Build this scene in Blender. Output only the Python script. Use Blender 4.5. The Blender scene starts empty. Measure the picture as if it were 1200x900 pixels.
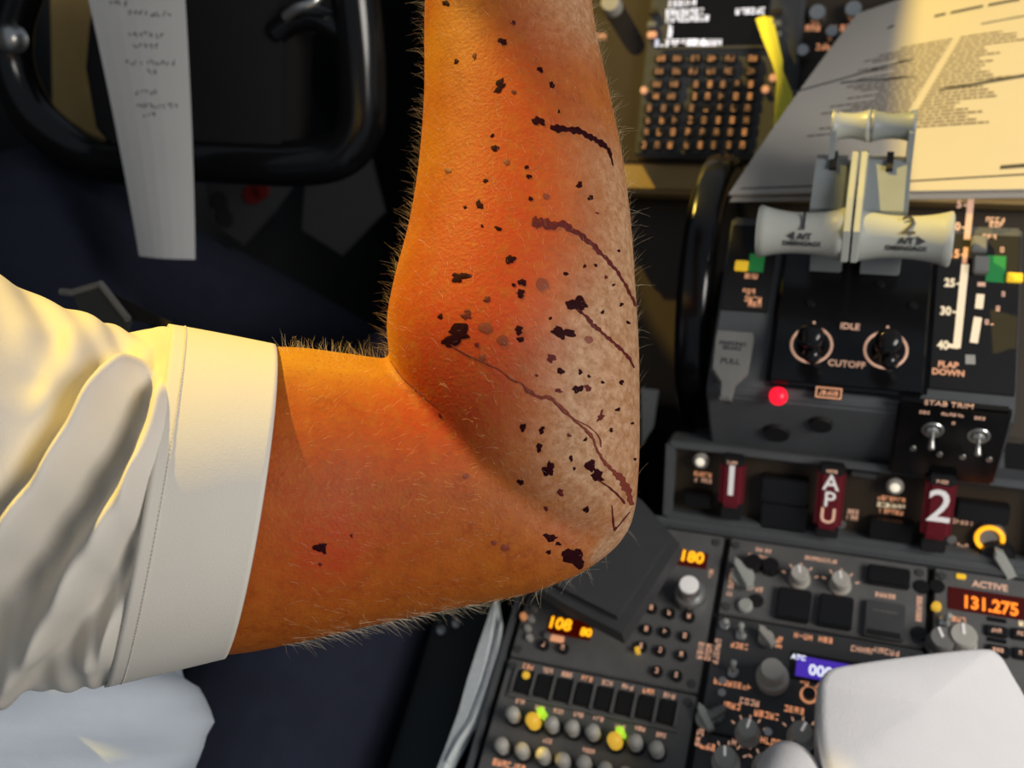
import bpy, bmesh, math, random
import numpy as np
from mathutils import Vector, Matrix, Euler
from mathutils.bvhtree import BVHTree
random.seed(7); RNG = np.random.default_rng(7)
S = bpy.context.scene
COL = S.collection

# ------------------------------------------------------------------ camera
# world frame: X to the right across the pedestal, Y forward, Z up, z = 0 is the top of the aft pedestal
F, CH = 1121.446, 0.677
CR = np.array([[.93906, .09579, -.33013], [.27280, -.79203, .54615], [-.20916, -.60293, -.76989]])
u_, _, v_ = np.linalg.svd(CR); CR = u_ @ v_
CP = np.array([0, 0, CH])
cam = bpy.data.cameras.new('camera'); camo = bpy.data.objects.new('camera', cam); COL.objects.link(camo)
cam.sensor_width = 36; cam.lens = F / 1200 * 36; cam.clip_start = .01
mw = Matrix.Identity(4)
for i in range(3):
    mw[i][0] = CR[i, 0]; mw[i][1] = -CR[i, 1]; mw[i][2] = -CR[i, 2]; mw[i][3] = CP[i]
camo.matrix_world = mw
cam.dof.use_dof = True; cam.dof.focus_distance = .40; cam.dof.aperture_fstop = 9.5
S.camera = camo
# ------------------------------------------------------------------ light
SUN_TO = Vector((-.55, .50, .67)).normalized()
sun = bpy.data.lights.new('sun', 'SUN'); suno = bpy.data.objects.new('sun', sun); COL.objects.link(suno)
suno.rotation_euler = SUN_TO.to_track_quat('Z', 'Y').to_euler()
sun.color = (1.0, .69, .12); sun.energy = 6.2; sun.angle = math.radians(.7)
win = bpy.data.lights.new('assumed_window_fill', 'AREA'); fillo = bpy.data.objects.new('assumed_window_fill', win); COL.objects.link(fillo)  # fill light added at an assumed right-hand window; no such window is built
win.shape = 'RECTANGLE'; win.size = .7; win.size_y = .45; win.energy = 12; win.color = (1.0, .93, .85)
fillo.location = (.95, .05, .88)
fillo.rotation_euler = (Vector((.95, .05, .88)) - Vector((.02, .28, .05))).to_track_quat('Z', 'Y').to_euler()
W = bpy.data.worlds.new('world'); S.world = W; W.use_nodes = True
W.node_tree.nodes['Background'].inputs[0].default_value = (.62, .72, .85, 1)
W.node_tree.nodes['Background'].inputs[1].default_value = .22
S.view_settings.view_transform = 'Standard'; S.view_settings.look = 'None'
S.view_settings.exposure = 0.0; S.view_settings.gamma = 1.0; S.view_settings.use_curve_mapping = False

# ------------------------------------------------------------------ placement helpers
def ray(px, py): return CR @ np.array([(px - 600) / F, (py - 450) / F, 1.0])
def dep(px, py, d): return Vector(CP + ray(px, py) * d)
def onz(px, py, z=0.): r = ray(px, py); return Vector(CP + r * ((z - CH) / r[2]))
def onx(px, py, x): r = ray(px, py); return Vector(CP + r * (x / r[0]))
def onp(px, py, p0, n):
    r = Vector(ray(px, py)); c = Vector(CP); return c + r * ((p0 - c).dot(n) / r.dot(n))
VD = Vector(CR[:, 2]); IR = Vector(CR[:, 0]); IU = -Vector(CR[:, 1])

# ------------------------------------------------------------------ materials
def mat(name, col, rough=.5, metal=0., emit=None, es=0., var=.12, scale=40., bump=0., bscale=None, spec=.5, sub=0., trans=0.):
    m = bpy.data.materials.new(name); m.use_nodes = True
    nt = m.node_tree; b = nt.nodes['Principled BSDF']
    b.inputs['Roughness'].default_value = rough; b.inputs['Metallic'].default_value = metal
    b.inputs['Specular IOR Level'].default_value = spec
    tc = nt.nodes.new('ShaderNodeTexCoord'); nz = nt.nodes.new('ShaderNodeTexNoise')
    nz.inputs['Scale'].default_value = scale; nz.inputs['Detail'].default_value = 4
    nt.links.new(tc.outputs['Object'], nz.inputs['Vector'])
    mx = nt.nodes.new('ShaderNodeMix'); mx.data_type = 'RGBA'
    mx.inputs[6].default_value = (*[c * (1 - var) for c in col], 1); mx.inputs[7].default_value = (*[min(1, c * (1 + var)) for c in col], 1)
    nt.links.new(nz.outputs['Fac'], mx.inputs[0]); nt.links.new(mx.outputs[2], b.inputs['Base Color'])
    if emit:
        b.inputs['Emission Color'].default_value = (*emit, 1); b.inputs['Emission Strength'].default_value = es
    if bump:
        bp = nt.nodes.new('ShaderNodeBump'); n2 = nt.nodes.new('ShaderNodeTexNoise')
        n2.inputs['Scale'].default_value = bscale or scale * 6; n2.inputs['Detail'].default_value = 3
        nt.links.new(tc.outputs['Object'], n2.inputs['Vector']); nt.links.new(n2.outputs['Fac'], bp.inputs['Height'])
        bp.inputs['Strength'].default_value = bump; bp.inputs['Distance'].default_value = .001
        nt.links.new(bp.outputs['Normal'], b.inputs['Normal'])
    if sub:
        b.inputs['Subsurface Weight'].default_value = sub; b.inputs['Subsurface Radius'].default_value = (.006, .002, .001)
        b.inputs['Subsurface Scale'].default_value = 1.
    if trans: b.inputs['Transmission Weight'].default_value = trans
    return m
PANEL = mat('panel_grey_paint', (.135, .135, .132), .48, var=.25, scale=60, bump=.3)
PANEL2 = mat('panel_dark_paint', (.065, .067, .07), .5, var=.25, scale=70, bump=.3)
FRAME = mat('pedestal_grey_paint', (.10, .108, .115), .5, var=.2, scale=30, bump=.25)
BLACK = mat('black_plastic', (.008, .008, .009), .38, var=.3)
MATTE = mat('matte_black', (.006, .006, .007), .75, var=.3)
GLOSS = mat('glossy_black', (.006, .006, .007), .18, var=.2)
KNOB = mat('knob_warm_grey', (.52, .50, .45), .42, var=.15, scale=90)
KNOBD = mat('knob_mid_grey', (.22, .22, .21), .45, var=.15, scale=90)
SILVER = mat('brushed_aluminium', (.62, .62, .6), .3, .9, var=.1, scale=120)
LEVER = mat('lever_ivory_grey', (.46, .48, .44), .28, var=.06, scale=50)
ARMGREY = mat('lever_arm_grey', (.26, .29, .30), .35, var=.1, scale=60)
ORANGE = mat('legend_backlit_amber', (.5, .3, .2), .5, emit=(1., .42, .2), es=.55)
PEACH = mat('legend_backlit_peach', (.5, .34, .26), .5, emit=(1., .55, .36), es=.42)
KEYLEG = mat('key_legend_dim_amber', (.35, .2, .12), .5, emit=(1., .42, .2), es=.16)
KEYLEG2 = mat('key_legend_amber', (.4, .22, .12), .5, emit=(1., .4, .15), es=.38)
CREAM = mat('scale_backlit_cream', (.7, .62, .45), .5, emit=(1., .78, .5), es=.62)
DIGIT = mat('display_digit_amber', (.3, .12, 0), .5, emit=(1., .42, .01), es=1.5)
DIGITR = mat('display_digit_orange_red', (.3, .08, 0), .5, emit=(1., .22, .02), es=1.5)
DISP = mat('display_window_dark_red', (.03, .002, .001), .2, emit=(.3, .01, 0), es=.12)
PURPLE = mat('lcd_violet', (.03, .01, .15), .25, emit=(.12, .05, .8), es=.45)
WHITEL = mat('display_white', (.7, .7, .8), .5, emit=(.85, .88, 1.), es=.85)
YLAMP = mat('lit_yellow_cap', (.5, .3, .02), .4, emit=(1., .58, .06), es=.5)
GLAMP = mat('lit_green_cap', (.3, .5, .02), .4, emit=(.55, 1., .05), es=.65)
RLAMP = mat('lit_red_lamp', (.5, 0, .01), .3, emit=(1., .01, .03), es=1.4)
WLAMP = mat('lit_white_lamp', (.7, .65, .55), .3, emit=(1., .9, .7), es=.7)
MAROON = mat('fire_handle_maroon', (.10, .006, .012), .4, emit=(.5, .01, .03), es=.05, var=.2)
WPRINT = mat('glowing_white_paint', (.78, .76, .74), .5, emit=(1., .93, .9), es=.25)  # white marks with a faint glow added, though they are no lamps
DPRINT = mat('dark_print', (.05, .05, .055), .6)
TAN = mat('tan_cockpit_paint', (.48, .32, .12), .55, var=.15, scale=20)
BROWN = mat('brown_panel_paint', (.045, .030, .016), .5, var=.2, scale=30)
GREENB = mat('trim_green_band', (.02, .22, .06), .5, emit=(.05, .6, .12), es=.10)
YMARK = mat('yellow_marker', (.8, .5, .03), .5, emit=(1., .62, .03), es=.45)
NAVY = mat('navy_trouser_wool', (.013, .017, .038), .9, var=.3, scale=50, bump=.6, bscale=900)
SHIRTB = mat('shaded_shirt_cotton', (.62, .70, .80), .85, var=.04, scale=60, bump=.25, bscale=1500)  # same shirt as the sleeve, with bluish shade put into the colour
SLEEVE = mat('white_sleeve_cotton', (.66, .62, .55), .85, var=.03, scale=60, bump=.15, bscale=1500)
THREAD = mat('white_thread', (.66, .62, .54), .8)
PAPER = mat('white_paper', (.80, .81, .80), .8, var=.03, scale=30)
PAPERC = mat('checklist_card', (.54, .50, .44), .7, var=.03, scale=30)
TOWEL = mat('white_paper_towel', (.88, .87, .87), .9, var=.03, scale=80, bump=.35, bscale=700)
YPAPER = mat('yellow_strip_paper', (.90, .82, .06), .7, var=.08, scale=40)
GREYPAD = mat('armrest_grey_vinyl', (.055, .056, .06), .55, var=.12, scale=60, bump=.4, bscale=1400)
TEAL = mat('dark_teal_shell', (.02, .032, .036), .35, var=.2)
STRAPM = mat('pale_webbing', (.80, .92, .95), .45, var=.2, scale=200, bump=.5)
SCAB = mat('dried_scab', (.022, .0016, .0035), .6, var=.7, scale=900, bump=.2, bscale=1600, spec=.06)
SCABR = mat('dried_blood_red', (.10, .008, .007), .5, var=.5, scale=900, bump=.5, bscale=1600, spec=.2)
BRUISE_CREASE = mat('bruise_and_crease_shade', (.19, .030, .006), .6, var=.3, scale=700)
STREAK = mat('dried_blood_streak', (.17, .03, .016), .5, var=.6, scale=900, bump=.4, bscale=1600, spec=.2)
HAIRM = mat('blond_arm_hair', (.95, .78, .52), .35)

# ------------------------------------------------------------------ object helpers
def link(o, parent=None):
    COL.objects.link(o)
    if parent: o.parent = parent
    return o
def tag(o, label, cat, group=None):
    o['label'] = label; o['category'] = cat
    if group: o['group'] = group
    return o
def thing(name, label, cat, loc=(0, 0, 0), rot=None, group=None):
    o = bpy.data.objects.new(name, None); o.empty_display_size = .02
    o.location = loc
    if rot: o.rotation_euler = rot
    return tag(link(o), label, cat, group)
def struct(o): o['kind'] = 'structure'; return o
def obj(name, me, m, parent=None, loc=None, rot=None, smooth=False, label=None):
    if isinstance(me, bmesh.types.BMesh):
        b = me; me = bpy.data.meshes.new(name); b.normal_update(); b.to_mesh(me); b.free()
    if m is not None and not me.materials: me.materials.append(m)
    if smooth: me.polygons.foreach_set('use_smooth', [True] * len(me.polygons))
    o = bpy.data.objects.new(name, me)
    if loc is not None: o.location = loc
    if rot is not None: o.rotation_euler = rot
    if label: o['label'] = label
    return link(o, parent)
def box(x0, x1, y0, y1, z0, z1, bev=0., seg=2):
    b = bmesh.new(); bmesh.ops.create_cube(b, size=1)
    for v in b.verts: v.co = ((x0 + x1) / 2 + v.co.x * (x1 - x0), (y0 + y1) / 2 + v.co.y * (y1 - y0), (z0 + z1) / 2 + v.co.z * (z1 - z0))
    if bev: bmesh.ops.bevel(b, geom=b.edges[:], offset=bev, segments=seg, affect='EDGES')
    return b
def cbox(w, d, h, bev=0., seg=2): return box(-w / 2, w / 2, -d / 2, d / 2, 0, h, bev, seg)
def lathe(prof, n=24, bm=None, mtx=None):
    b = bm or bmesh.new(); rings = []; new = []
    for r, z in prof:
        if r < 1e-6: vs = [b.verts.new((0, 0, z))]
        else: vs = [b.verts.new((r * math.cos(2 * math.pi * i / n), r * math.sin(2 * math.pi * i / n), z)) for i in range(n)]
        rings.append(vs); new += vs
    for a, c in zip(rings, rings[1:]):
        for i in range(n):
            j = (i + 1) % n
            if len(a) == 1 and len(c) == 1: continue
            if len(a) == 1: b.faces.new((a[0], c[i], c[j]))
            elif len(c) == 1: b.faces.new((a[i], a[j], c[0]))
            else: b.faces.new((a[i], a[j], c[j], c[i]))
    if mtx is not None:
        for v in new: v.co = mtx @ v.co
    return b
def torus(R, r, n=28, m=8):
    return loft([[Vector(((R + r * math.cos(2 * math.pi * j / m)) * math.cos(2 * math.pi * i / n), (R + r * math.cos(2 * math.pi * j / m)) * math.sin(2 * math.pi * i / n), r * math.sin(2 * math.pi * j / m))) for j in range(m)] for i in range(n)], closed=True, caps=False)
def loft(rings, closed=False, caps=True, bm=None):
    b = bm or bmesh.new(); R = [[b.verts.new(p) for p in ring] for ring in rings]; n = len(R[0])
    pairs = list(zip(R, R[1:])) + ([(R[-1], R[0])] if closed else [])
    for a, c in pairs:
        for i in range(n):
            j = (i + 1) % n; b.faces.new((a[i], a[j], c[j], c[i]))
    if caps and not closed:
        b.faces.new(R[0][::-1]); b.faces.new(R[-1])
    bmesh.ops.recalc_face_normals(b, faces=b.faces[:])
    return b
def tube(pts, rad, n=8, bm=None):
    pts = [Vector(p) for p in pts]; rings = []; up = Vector((0, 0, 1))
    if not hasattr(rad, '__len__'): rad = [rad] * len(pts)
    for i, p in enumerate(pts):
        t = (pts[min(i + 1, len(pts) - 1)] - pts[max(i - 1, 0)]).normalized()
        a = t.cross(up)
        if a.length < 1e-3: a = t.cross(Vector((0, 1, 0)))
        a.normalize(); c = t.cross(a)
        rings.append([p + (a * math.cos(2 * math.pi * k / n) + c * math.sin(2 * math.pi * k / n)) * rad[i] for k in range(n)])
    return loft(rings, bm=bm)
def smooth_pts(pts, n=6):
    P = [Vector(p) for p in pts]; out = []
    for i in range(len(P) - 1):
        p0, p1, p2, p3 = P[max(i - 1, 0)], P[i], P[i + 1], P[min(i + 2, len(P) - 1)]
        for k in range(n):
            t = k / n
            out.append(.5 * ((2 * p1) + (p2 - p0) * t + (2 * p0 - 5 * p1 + 4 * p2 - p3) * t * t + (3 * p1 - p0 - 3 * p2 + p3) * t ** 3))
    return out + [P[-1]]
def prism(poly, z0, z1, bev=0.):
    b = bmesh.new(); lo = [b.verts.new((x, y, z0)) for x, y in poly]; hi = [b.verts.new((x, y, z1)) for x, y in poly]
    n = len(poly); b.faces.new(lo[::-1]); top = b.faces.new(hi)
    for i in range(n): b.faces.new((lo[i], lo[(i + 1) % n], hi[(i + 1) % n], hi[i]))
    bmesh.ops.recalc_face_normals(b, faces=b.faces[:])
    if bev: bmesh.ops.bevel(b, geom=list(top.edges), offset=bev, segments=2, affect='EDGES')
    return b
def rrect(w, h, r, k=4):
    out = []
    for cx, cy, a in ((w / 2 - r, h / 2 - r, 0), (-w / 2 + r, h / 2 - r, 90), (-w / 2 + r, -h / 2 + r, 180), (w / 2 - r, -h / 2 + r, 270)):
        for i in range(k + 1):
            t = math.radians(a + 90 * i / k); out.append((cx + r * math.cos(t), cy + r * math.sin(t)))
    return out
_tx = {}
def text_mesh(s, size, depth=.0002, bold=0.):
    k = (s, size, depth, bold)
    if k not in _tx:
        c = bpy.data.curves.new('lettering', 'FONT'); c.body = s; c.size = size; c.extrude = depth; c.offset = bold
        c.align_x = 'CENTER'; c.align_y = 'CENTER'; c.resolution_u = 3; c.space_line = .8
        o = bpy.data.objects.new('lettering_source', c); COL.objects.link(o)
        bpy.context.view_layer.update()
        me = bpy.data.meshes.new_from_object(o.evaluated_get(bpy.context.evaluated_depsgraph_get()))
        bpy.data.objects.remove(o); bpy.data.curves.remove(c); _tx[k] = me
    return _tx[k].copy()
def text(s, size, m, parent, loc, rot=None, depth=.0002, bold=0., name='lettering', sx=1.):
    me = text_mesh(s, size, depth, bold); me.materials.clear(); o = obj(name, me, m, parent, loc, rot)
    if sx != 1.: o.scale.x = sx
    return o
def glyphs(n, h, seed, bm=None, org=(0, 0)):
    """a row of tiny unreadable strokes, as the out-of-focus legends look"""
    r = random.Random(seed); b = bm or bmesh.new(); w = h * .62; x = -n * (w + h * .16) / 2
    for i in range(n):
        x0 = x + org[0]; y0 = org[1]
        for (a0, a1, c0, c1) in ((0, .24, -.5, .5), (.1, .9, .26, .5), (.1, .9, -.5, -.26), (.7, .95, -.5, .5), (.1, .9, -.1, .12)):
            if r.random() < .68:
                q = [b.verts.new((x0 + a * w, y0 + c * h, .0002)) for a, c in ((a0, c0), (a1, c0), (a1, c1), (a0, c1))]; b.faces.new(q)
        x += w + h * .16
    return b
_legn = [0]
def legend(parent, loc, n, h, m=PEACH, rot=0., rows=1):
    _legn[0] += 1; b = bmesh.new()
    for k in range(rows): glyphs(n, h, _legn[0] * 7 + k, b, (0, -k * h * 1.35))
    if not b.verts: b.free(); return None
    return obj('legend', b, m, parent, loc, (0, 0, rot))
def knob_prof(r, h, base=0., bh=0.):
    p = [(0, 0)]
    if base: p += [(base, 0), (base, bh * .8), (base * .94, bh)]
    else: p += [(r, 0)]
    p += [(r, bh), (r * .96, h * .88), (r * .86, h), (0, h)]
    return p
_kc = {}
def knob(parent, loc, r, h, m, base=0., bh=0., name='knob', rot=0., pointer=True, label=None):
    k = (round(r, 5), round(h, 5), m.name, round(base, 5))
    if k not in _kc:
        b = lathe(knob_prof(r, h, base, bh), 24); me = bpy.data.meshes.new('knob'); b.normal_update(); b.to_mesh(me); b.free(); me.materials.append(m); _kc[k] = me
    o = obj(name, _kc[k], None, parent, loc, (0, 0, rot), label=label)
    if pointer: obj('pointer', box(-r * .1, r * .1, 0, r * .82, h, h + .0006), WPRINT, o)
    return o
def bar_knob(parent, loc, L, w, h, rot, m=KNOB):
    b = lathe([(0, 0), (L * .34, 0), (L * .32, h * .45), (0, h * .45)], 20)
    q = prism([(-w / 2, -L / 2), (w / 2, -L / 2), (w / 2, L * .3), (0, L / 2), (-w / 2, L * .3)], h * .4, h, .0006)
    me = bpy.data.meshes.new('t'); q.to_mesh(me); q.free(); b.from_mesh(me); bpy.data.meshes.remove(me)
    return obj('selector_knob', b, m, parent, loc, (0, 0, rot))
def toggle(parent, loc, h, lean=(0, -.35), m=SILVER):
    t = obj('toggle_switch', lathe([(0, 0), (.0042, 0), (.0042, .002), (.003, .003), (0, .003)], 12), SILVER, parent, loc)
    tip = Vector((lean[0], lean[1], 1)).normalized() * h
    obj('bat', tube([(0, 0, .002), tip * .5, tip * .92, tip], [.0012, .0016, .0024, .0012], 10), m, t, smooth=True)
    return t
def screw(parent, loc, r=.0032, m=FRAME):
    o = obj('fastener', lathe([(0, 0), (r, 0), (r * .9, .0012), (0, .0012)], 14), m, parent, loc)
    return o

# ================================================================== THE SETTING
struct(obj('floor', box(-1.15, 1.0, -1.0, 1.7, -.70, -.65), mat('floor_dark_carpet', (.012, .013, .014), .95, var=.4, scale=200)))
# side wall with an assumed captain's window: solid below the sill and behind the window
WALLM = mat('dark_sidewall_lining', (.03, .032, .036), .8, var=.2, scale=20)
struct(obj('wall_left', box(-1.0, -.95, -1.0, 1.8, -.65, .86), WALLM))
fw = bmesh.new()
struct(obj('wall_front', box(-1.1, 1.0, 1.25, 1.3, -.65, .30), mat('dark_forward_bulkhead', (.012, .012, .013), .8, var=.3, scale=15)))

# ================================================================== CENTRE PEDESTAL
X0, XA, XB, X1 = -.222, -.0765, .0690, .2145          # the three columns of radio panels
YT = .357                                              # forward edge of the radio panels
ped = thing('center_pedestal', 'grey centre pedestal carrying three columns of radio panels', 'pedestal', (0, 0, -.65))
obj('body', box(X0 - .006, X1 + .010, -.10, YT + .008, 0, .636, .003), FRAME, ped)
obj('side_wall', box(X0 - .006, X0 - .002, -.10, YT + .008, .636, .652, .001), FRAME, ped)
obj('side_wall', box(X1 + .003, X1 + .010, -.10, YT + .008, .636, .652, .001), FRAME, ped)
obj('forward_sill', box(X0 - .006, X1 + .010, YT, YT + .008, .636, .654, .0015), FRAME, ped)
obj('forward_box', box(-.118, .118, YT + .008, .55, 0, .649, .002), FRAME, ped)
obj('footwell_box', box(-.222, .214, .56, .98, 0, .48, .002), MATTE, ped)
for x in (XA, XB): obj('rail', box(x - .0022, x + .0022, -.08, YT, .637, .645), MATTE, ped)

def panel(name, label, cat, xa, xb, yb, yt, m=PANEL):
    t = thing(name, label, cat, ((xa + xb) / 2, (yb + yt) / 2, 0))
    w, d = xb - xa - .005, yt - yb - .0016
    obj('faceplate', box(-w / 2, w / 2, -d / 2, d / 2, -.010, 0, .0009), m, t)
    o = Vector(t.location)
    for sx in (-1, 1):
        for sy in (-1, 1): screw(t, (sx * (w / 2 - .005), sy * (d / 2 - .006), 0), m=PANEL2)
    def L(px, py, h=0.): p = onz(px, py, h) - o; p.z = 0; return p
    return t, L
def small_button(t, loc, r=.0040, ring=BLACK, cap=KNOBD, dot=True):
    o = obj('button', lathe([(0, 0), (r, 0), (r, .0035), (r * .86, .0042), (0, .0042)], 16), ring, t, loc)
    if dot: legend(o, (0, 0, .0044), 1, r * .95, PEACH)
    return o
ROWA = .2300                                            # navigation panel / audio panel border
ROWC, ROWD = .2925, .2060                               # borders in the centre column

# ---- navigation radio panel
t, L = panel('navigation_radio_panel', 'grey navigation radio panel with round keypad and amber frequency digits', 'radio panel', X0, XA, ROWA, YT)
d = obj('display_window', cbox(.034, .014, .0008), DISP, t, L(668, 736))
text('108', .0125, DIGIT, t, L(656, 732) + Vector((0, 0, .001)), bold=.0004)
text('80', .0085, DIGIT, t, L(687, 742) + Vector((0, 0, .001)), bold=.0004)
obj('display_window', cbox(.030, .013, .0008), DISP, t, L(806, 655))
text('180', .0125, DIGIT, t, L(812, 654) + Vector((-.001, 0, .001)), bold=.0004)
o = knob(t, L(810, 702), .0085, .024, SILVER, .0118, .012, 'tuning_knob', .3, False, 'silver two-step tuning knob')
obj('knob_cap', lathe([(0, .024), (.0070, .024), (.0066, .0256), (0, .0258)], 20), WPRINT, o)
for px, py in ((764, 712), (785, 718), (808, 722), (758, 737), (780, 740), (803, 745), (752, 757), (774, 762), (799, 767), (770, 786), (793, 791)):
    small_button(t, L(px, py, .004))
obj('amber_lamp', lathe([(0, 0), (.0022, 0), (.002, .006), (0, .006)], 12), YLAMP, t, L(747, 761, .005))
for px, py, m in ((613, 721, YLAMP), (622, 724, KNOB), (618, 735, KNOB), (626, 712, KNOBD), (620, 746, KNOB), (641, 744, KNOBD)):
    obj('key', lathe([(0, 0), (.0028, 0), (.0026, .004), (0, .0045)], 14), KEYLEG2 if m is YLAMP else m, t, L(px, py, .004))
obj('selector_light', cbox(.011, .005, .002, .0008), ORANGE, t, L(653, 749))
for px, py in ((637, 755), (660, 759)): small_button(t, L(px, py, .004))
legend(t, L(821, 762), 4, .0042, PEACH, math.pi / 2, 2)
legend(t, L(833, 672), 3, .003, PEACH, math.pi / 2)
# ---- audio control panel
t, L = panel('audio_control_panel', 'grey audio control panel with eight dark buttons and rows of volume knobs', 'audio panel', X0, XA, .045, ROWA)
c8 = [(614, 801), (637, 804), (661, 809), (685, 814), (708, 819), (732, 825), (756, 830), (781, 837)]
ys = sum(L(*c).y for c in c8) / 8; xs = [L(*c).x for c in c8]; x0_, x7_ = L(614, 801).x, L(781, 837).x
for i in range(8):
    x = x0_ + (x7_ - x0_) * i / 7
    o = obj('select_button', cbox(.0108, .0165, .0035, .0008), BLACK, t, (x, ys, 0))
    legend(t, (x, ys + .0122, 0), 3, .0036, PEACH if i % 3 else ORANGE)
    if i == 0: obj('amber_lamp', lathe([(0, .0035), (.003, .0035), (.0026, .0052), (0, .0056)], 14), YLAMP, o, (.001, .0045, 0))
for i in range(9):
    x = x0_ + (x7_ - x0_) * (i - .5) / 7
    obj('divider', box(x - .0011, x + .0011, ys - .0095, ys + .0095, 0, .0026), PANEL, t)
obj('button_frame', box(x0_ - .009, x7_ + .009, ys - .0125, ys - .0102, 0, .0026), PANEL, t)
k1 = [(600, 835), (624, 843), (646, 847), (670, 851), (694, 856), (720, 866), (744, 868), (769, 876)]
def volknob(p, lit):
    o = obj('volume_knob', lathe([(0, 0), (.0062, 0), (.0062, .004), (.0056, .0045), (0, .0045)], 18), BLACK, t, p)
    obj('cap', lathe([(0, .004), (.0050, .004), (.0053, .012), (.0044, .0155), (.002, .017), (0, .0172)], 18), YLAMP if lit else KNOB, o, smooth=True)
    return o
for i, (px, py) in enumerate(k1):
    p = L(px, py, .013); volknob(p, i in (1, 5))
    legend(t, p + Vector((0, .0125, 0)), 3, .0032, PEACH)
for px, py in ((633, 832), (726, 855)): obj('green_lamp', lathe([(0, 0), (.003, 0), (.003, .013), (.002, .0145), (0, .015)], 14), GLAMP, t, L(px, py, .014))
for px, py in ((587, 872), (611, 878), (636, 884), (659, 890), (684, 893), (709, 901), (733, 907), (758, 913)): volknob(L(px, py, .013), False)
legend(t, L(597, 897), 7, .0045, ORANGE)
legend(t, L(640, 868), 4, .003, PEACH); legend(t, L(690, 880), 4, .003, PEACH)

# ---- selector panel in the centre column, forward
t, L = panel('radar_selector_panel', 'grey selector panel with three large square black buttons and white pointer', 'control panel', XA, XB, ROWC, YT)
o = bar_knob(t, L(870, 672, .006), .026, .0058, .011, .60, LEVER)
legend(t, L(857, 682), 8, .0036, PEACH, math.pi / 2)
for px, py in ((883, 660), (903, 664)): knob(t, L(px, py, .004), .0065, .008, BLACK, pointer=False, name='round_key')
for px, py in ((937, 674), (985, 681)):
    p = L(px, py, .008); knob(t, p, .0068, .013, KNOB, .0078, .003, rot=.2)
    for a in range(-2, 3):
        q = p + Vector((math.sin(a * .6) * .0125, math.cos(a * .6) * .0125, 0)); obj('index_mark', box(-.0005, .0005, -.0014, .0014, 0, .0003), PEACH, t, q, (0, 0, -a * .6))
    legend(t, p + Vector((0, -.0115, 0)), 4, .003, PEACH)
legend(t, L(962, 656), 10, .003, PEACH); legend(t, L(895, 645), 5, .003, PEACH); legend(t, L(888, 652), 7, .0026, PEACH)
legend(t, L(885, 690), 4, .0038, PEACH)
obj('ivory_button', lathe([(0, 0), (.0055, 0), (.0055, .003), (.0042, .0045), (0, .0045)], 18), LEVER, t, L(873, 708, .004))
obj('jack_hole', lathe([(0, 0), (.0056, 0), (.0052, .0006), (0, .0006)], 18), MATTE, t, L(886, 704))
def square_btn(c, w, h, z=.006, m=BLACK):
    o = obj('square_button', cbox(w, h, z, .0012), m, t, c); return o
square_btn(L(930, 709, .003), .0235, .0245); square_btn(L(979, 717, .003), .0235, .0245)
square_btn(L(1041, 676, .003), .0290, .0150)
legend(t, L(1038, 698), 5, .0036, PEACH); legend(t, L(930, 692), 4, .0026, PEACH); legend(t, L(979, 699), 4, .0026, PEACH)
o = square_btn(L(1036, 727, .003), .0270, .0275, .005, PANEL2)
obj('latch_line', box(-.0085, .0085, .005, .0062, .005, .0056), PANEL, o); obj('latch_slot', box(-.011, .011, -.0125, -.009, .0045, .0055), MATTE, o)
legend(t, L(1077, 713), 7, .0036, PEACH, math.pi / 2)
for px, py in ((1080, 688), (1077, 743)): obj('quarter_turn_fastener', lathe([(0, 0), (.0055, 0), (.005, .0015), (0, .0015)], 18), BLACK, t, L(px, py))
# ---- transponder panel
t, L = panel('transponder_panel', 'dark grey transponder panel with violet numeric display and stepped knob', 'control panel', XA, XB, ROWD, ROWC, PANEL2)
o = knob(t, L(905, 797), .0085, .022, KNOB, .0112, .009, 'code_knob', .5, False, 'large stepped grey knob')
obj('display_bezel', cbox(.046, .020, .0012, .0004), MATTE, t, L(966, 786))
obj('lcd_screen', cbox(.040, .0148, .0016), PURPLE, t, L(968, 787))
text('ATC', .0048, WHITEL, t, L(934, 771) + Vector((.001, -.0002, .0019)), bold=.0002)
text('0000', .0105, WHITEL, t, L(968, 788) + Vector((-.001, -.001, .0019)), bold=.0003)
for px, py, a in ((868, 742, 0), (859, 786, 0)):
    toggle(t, L(px, py, .004), .013, (.0, .3), LEVER)
bar_knob(t, L(898, 746, .005), .017, .005, .010, .75)
toggle(t, L(849, 731, .002), .006, (.2, .2), LEVER)
for px, py, n, m, r in ((867, 757, 4, ORANGE, 0), (913, 752, 3, ORANGE, math.pi / 2), (942, 746, 4, ORANGE, 0), (968, 750, 3, ORANGE, 0), (840, 763, 6, PEACH, math.pi / 2), (859, 802, 8, ORANGE, 0), (949, 801, 4, ORANGE, 0), (1012, 762, 5, PEACH, 0), (1040, 764, 5, PEACH, 0)):
    legend(t, L(px, py), n, .0042, m, r)
o = obj('ident_button', lathe([(0, 0), (.0045, 0), (.0042, .005), (0, .005)], 18), BLACK, t, L(948, 815))
obj('amber_ring', torus(.0052, .0009), ORANGE, o, (0, 0, .001))
screw(t, L(847, 798), .003, SILVER)
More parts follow.
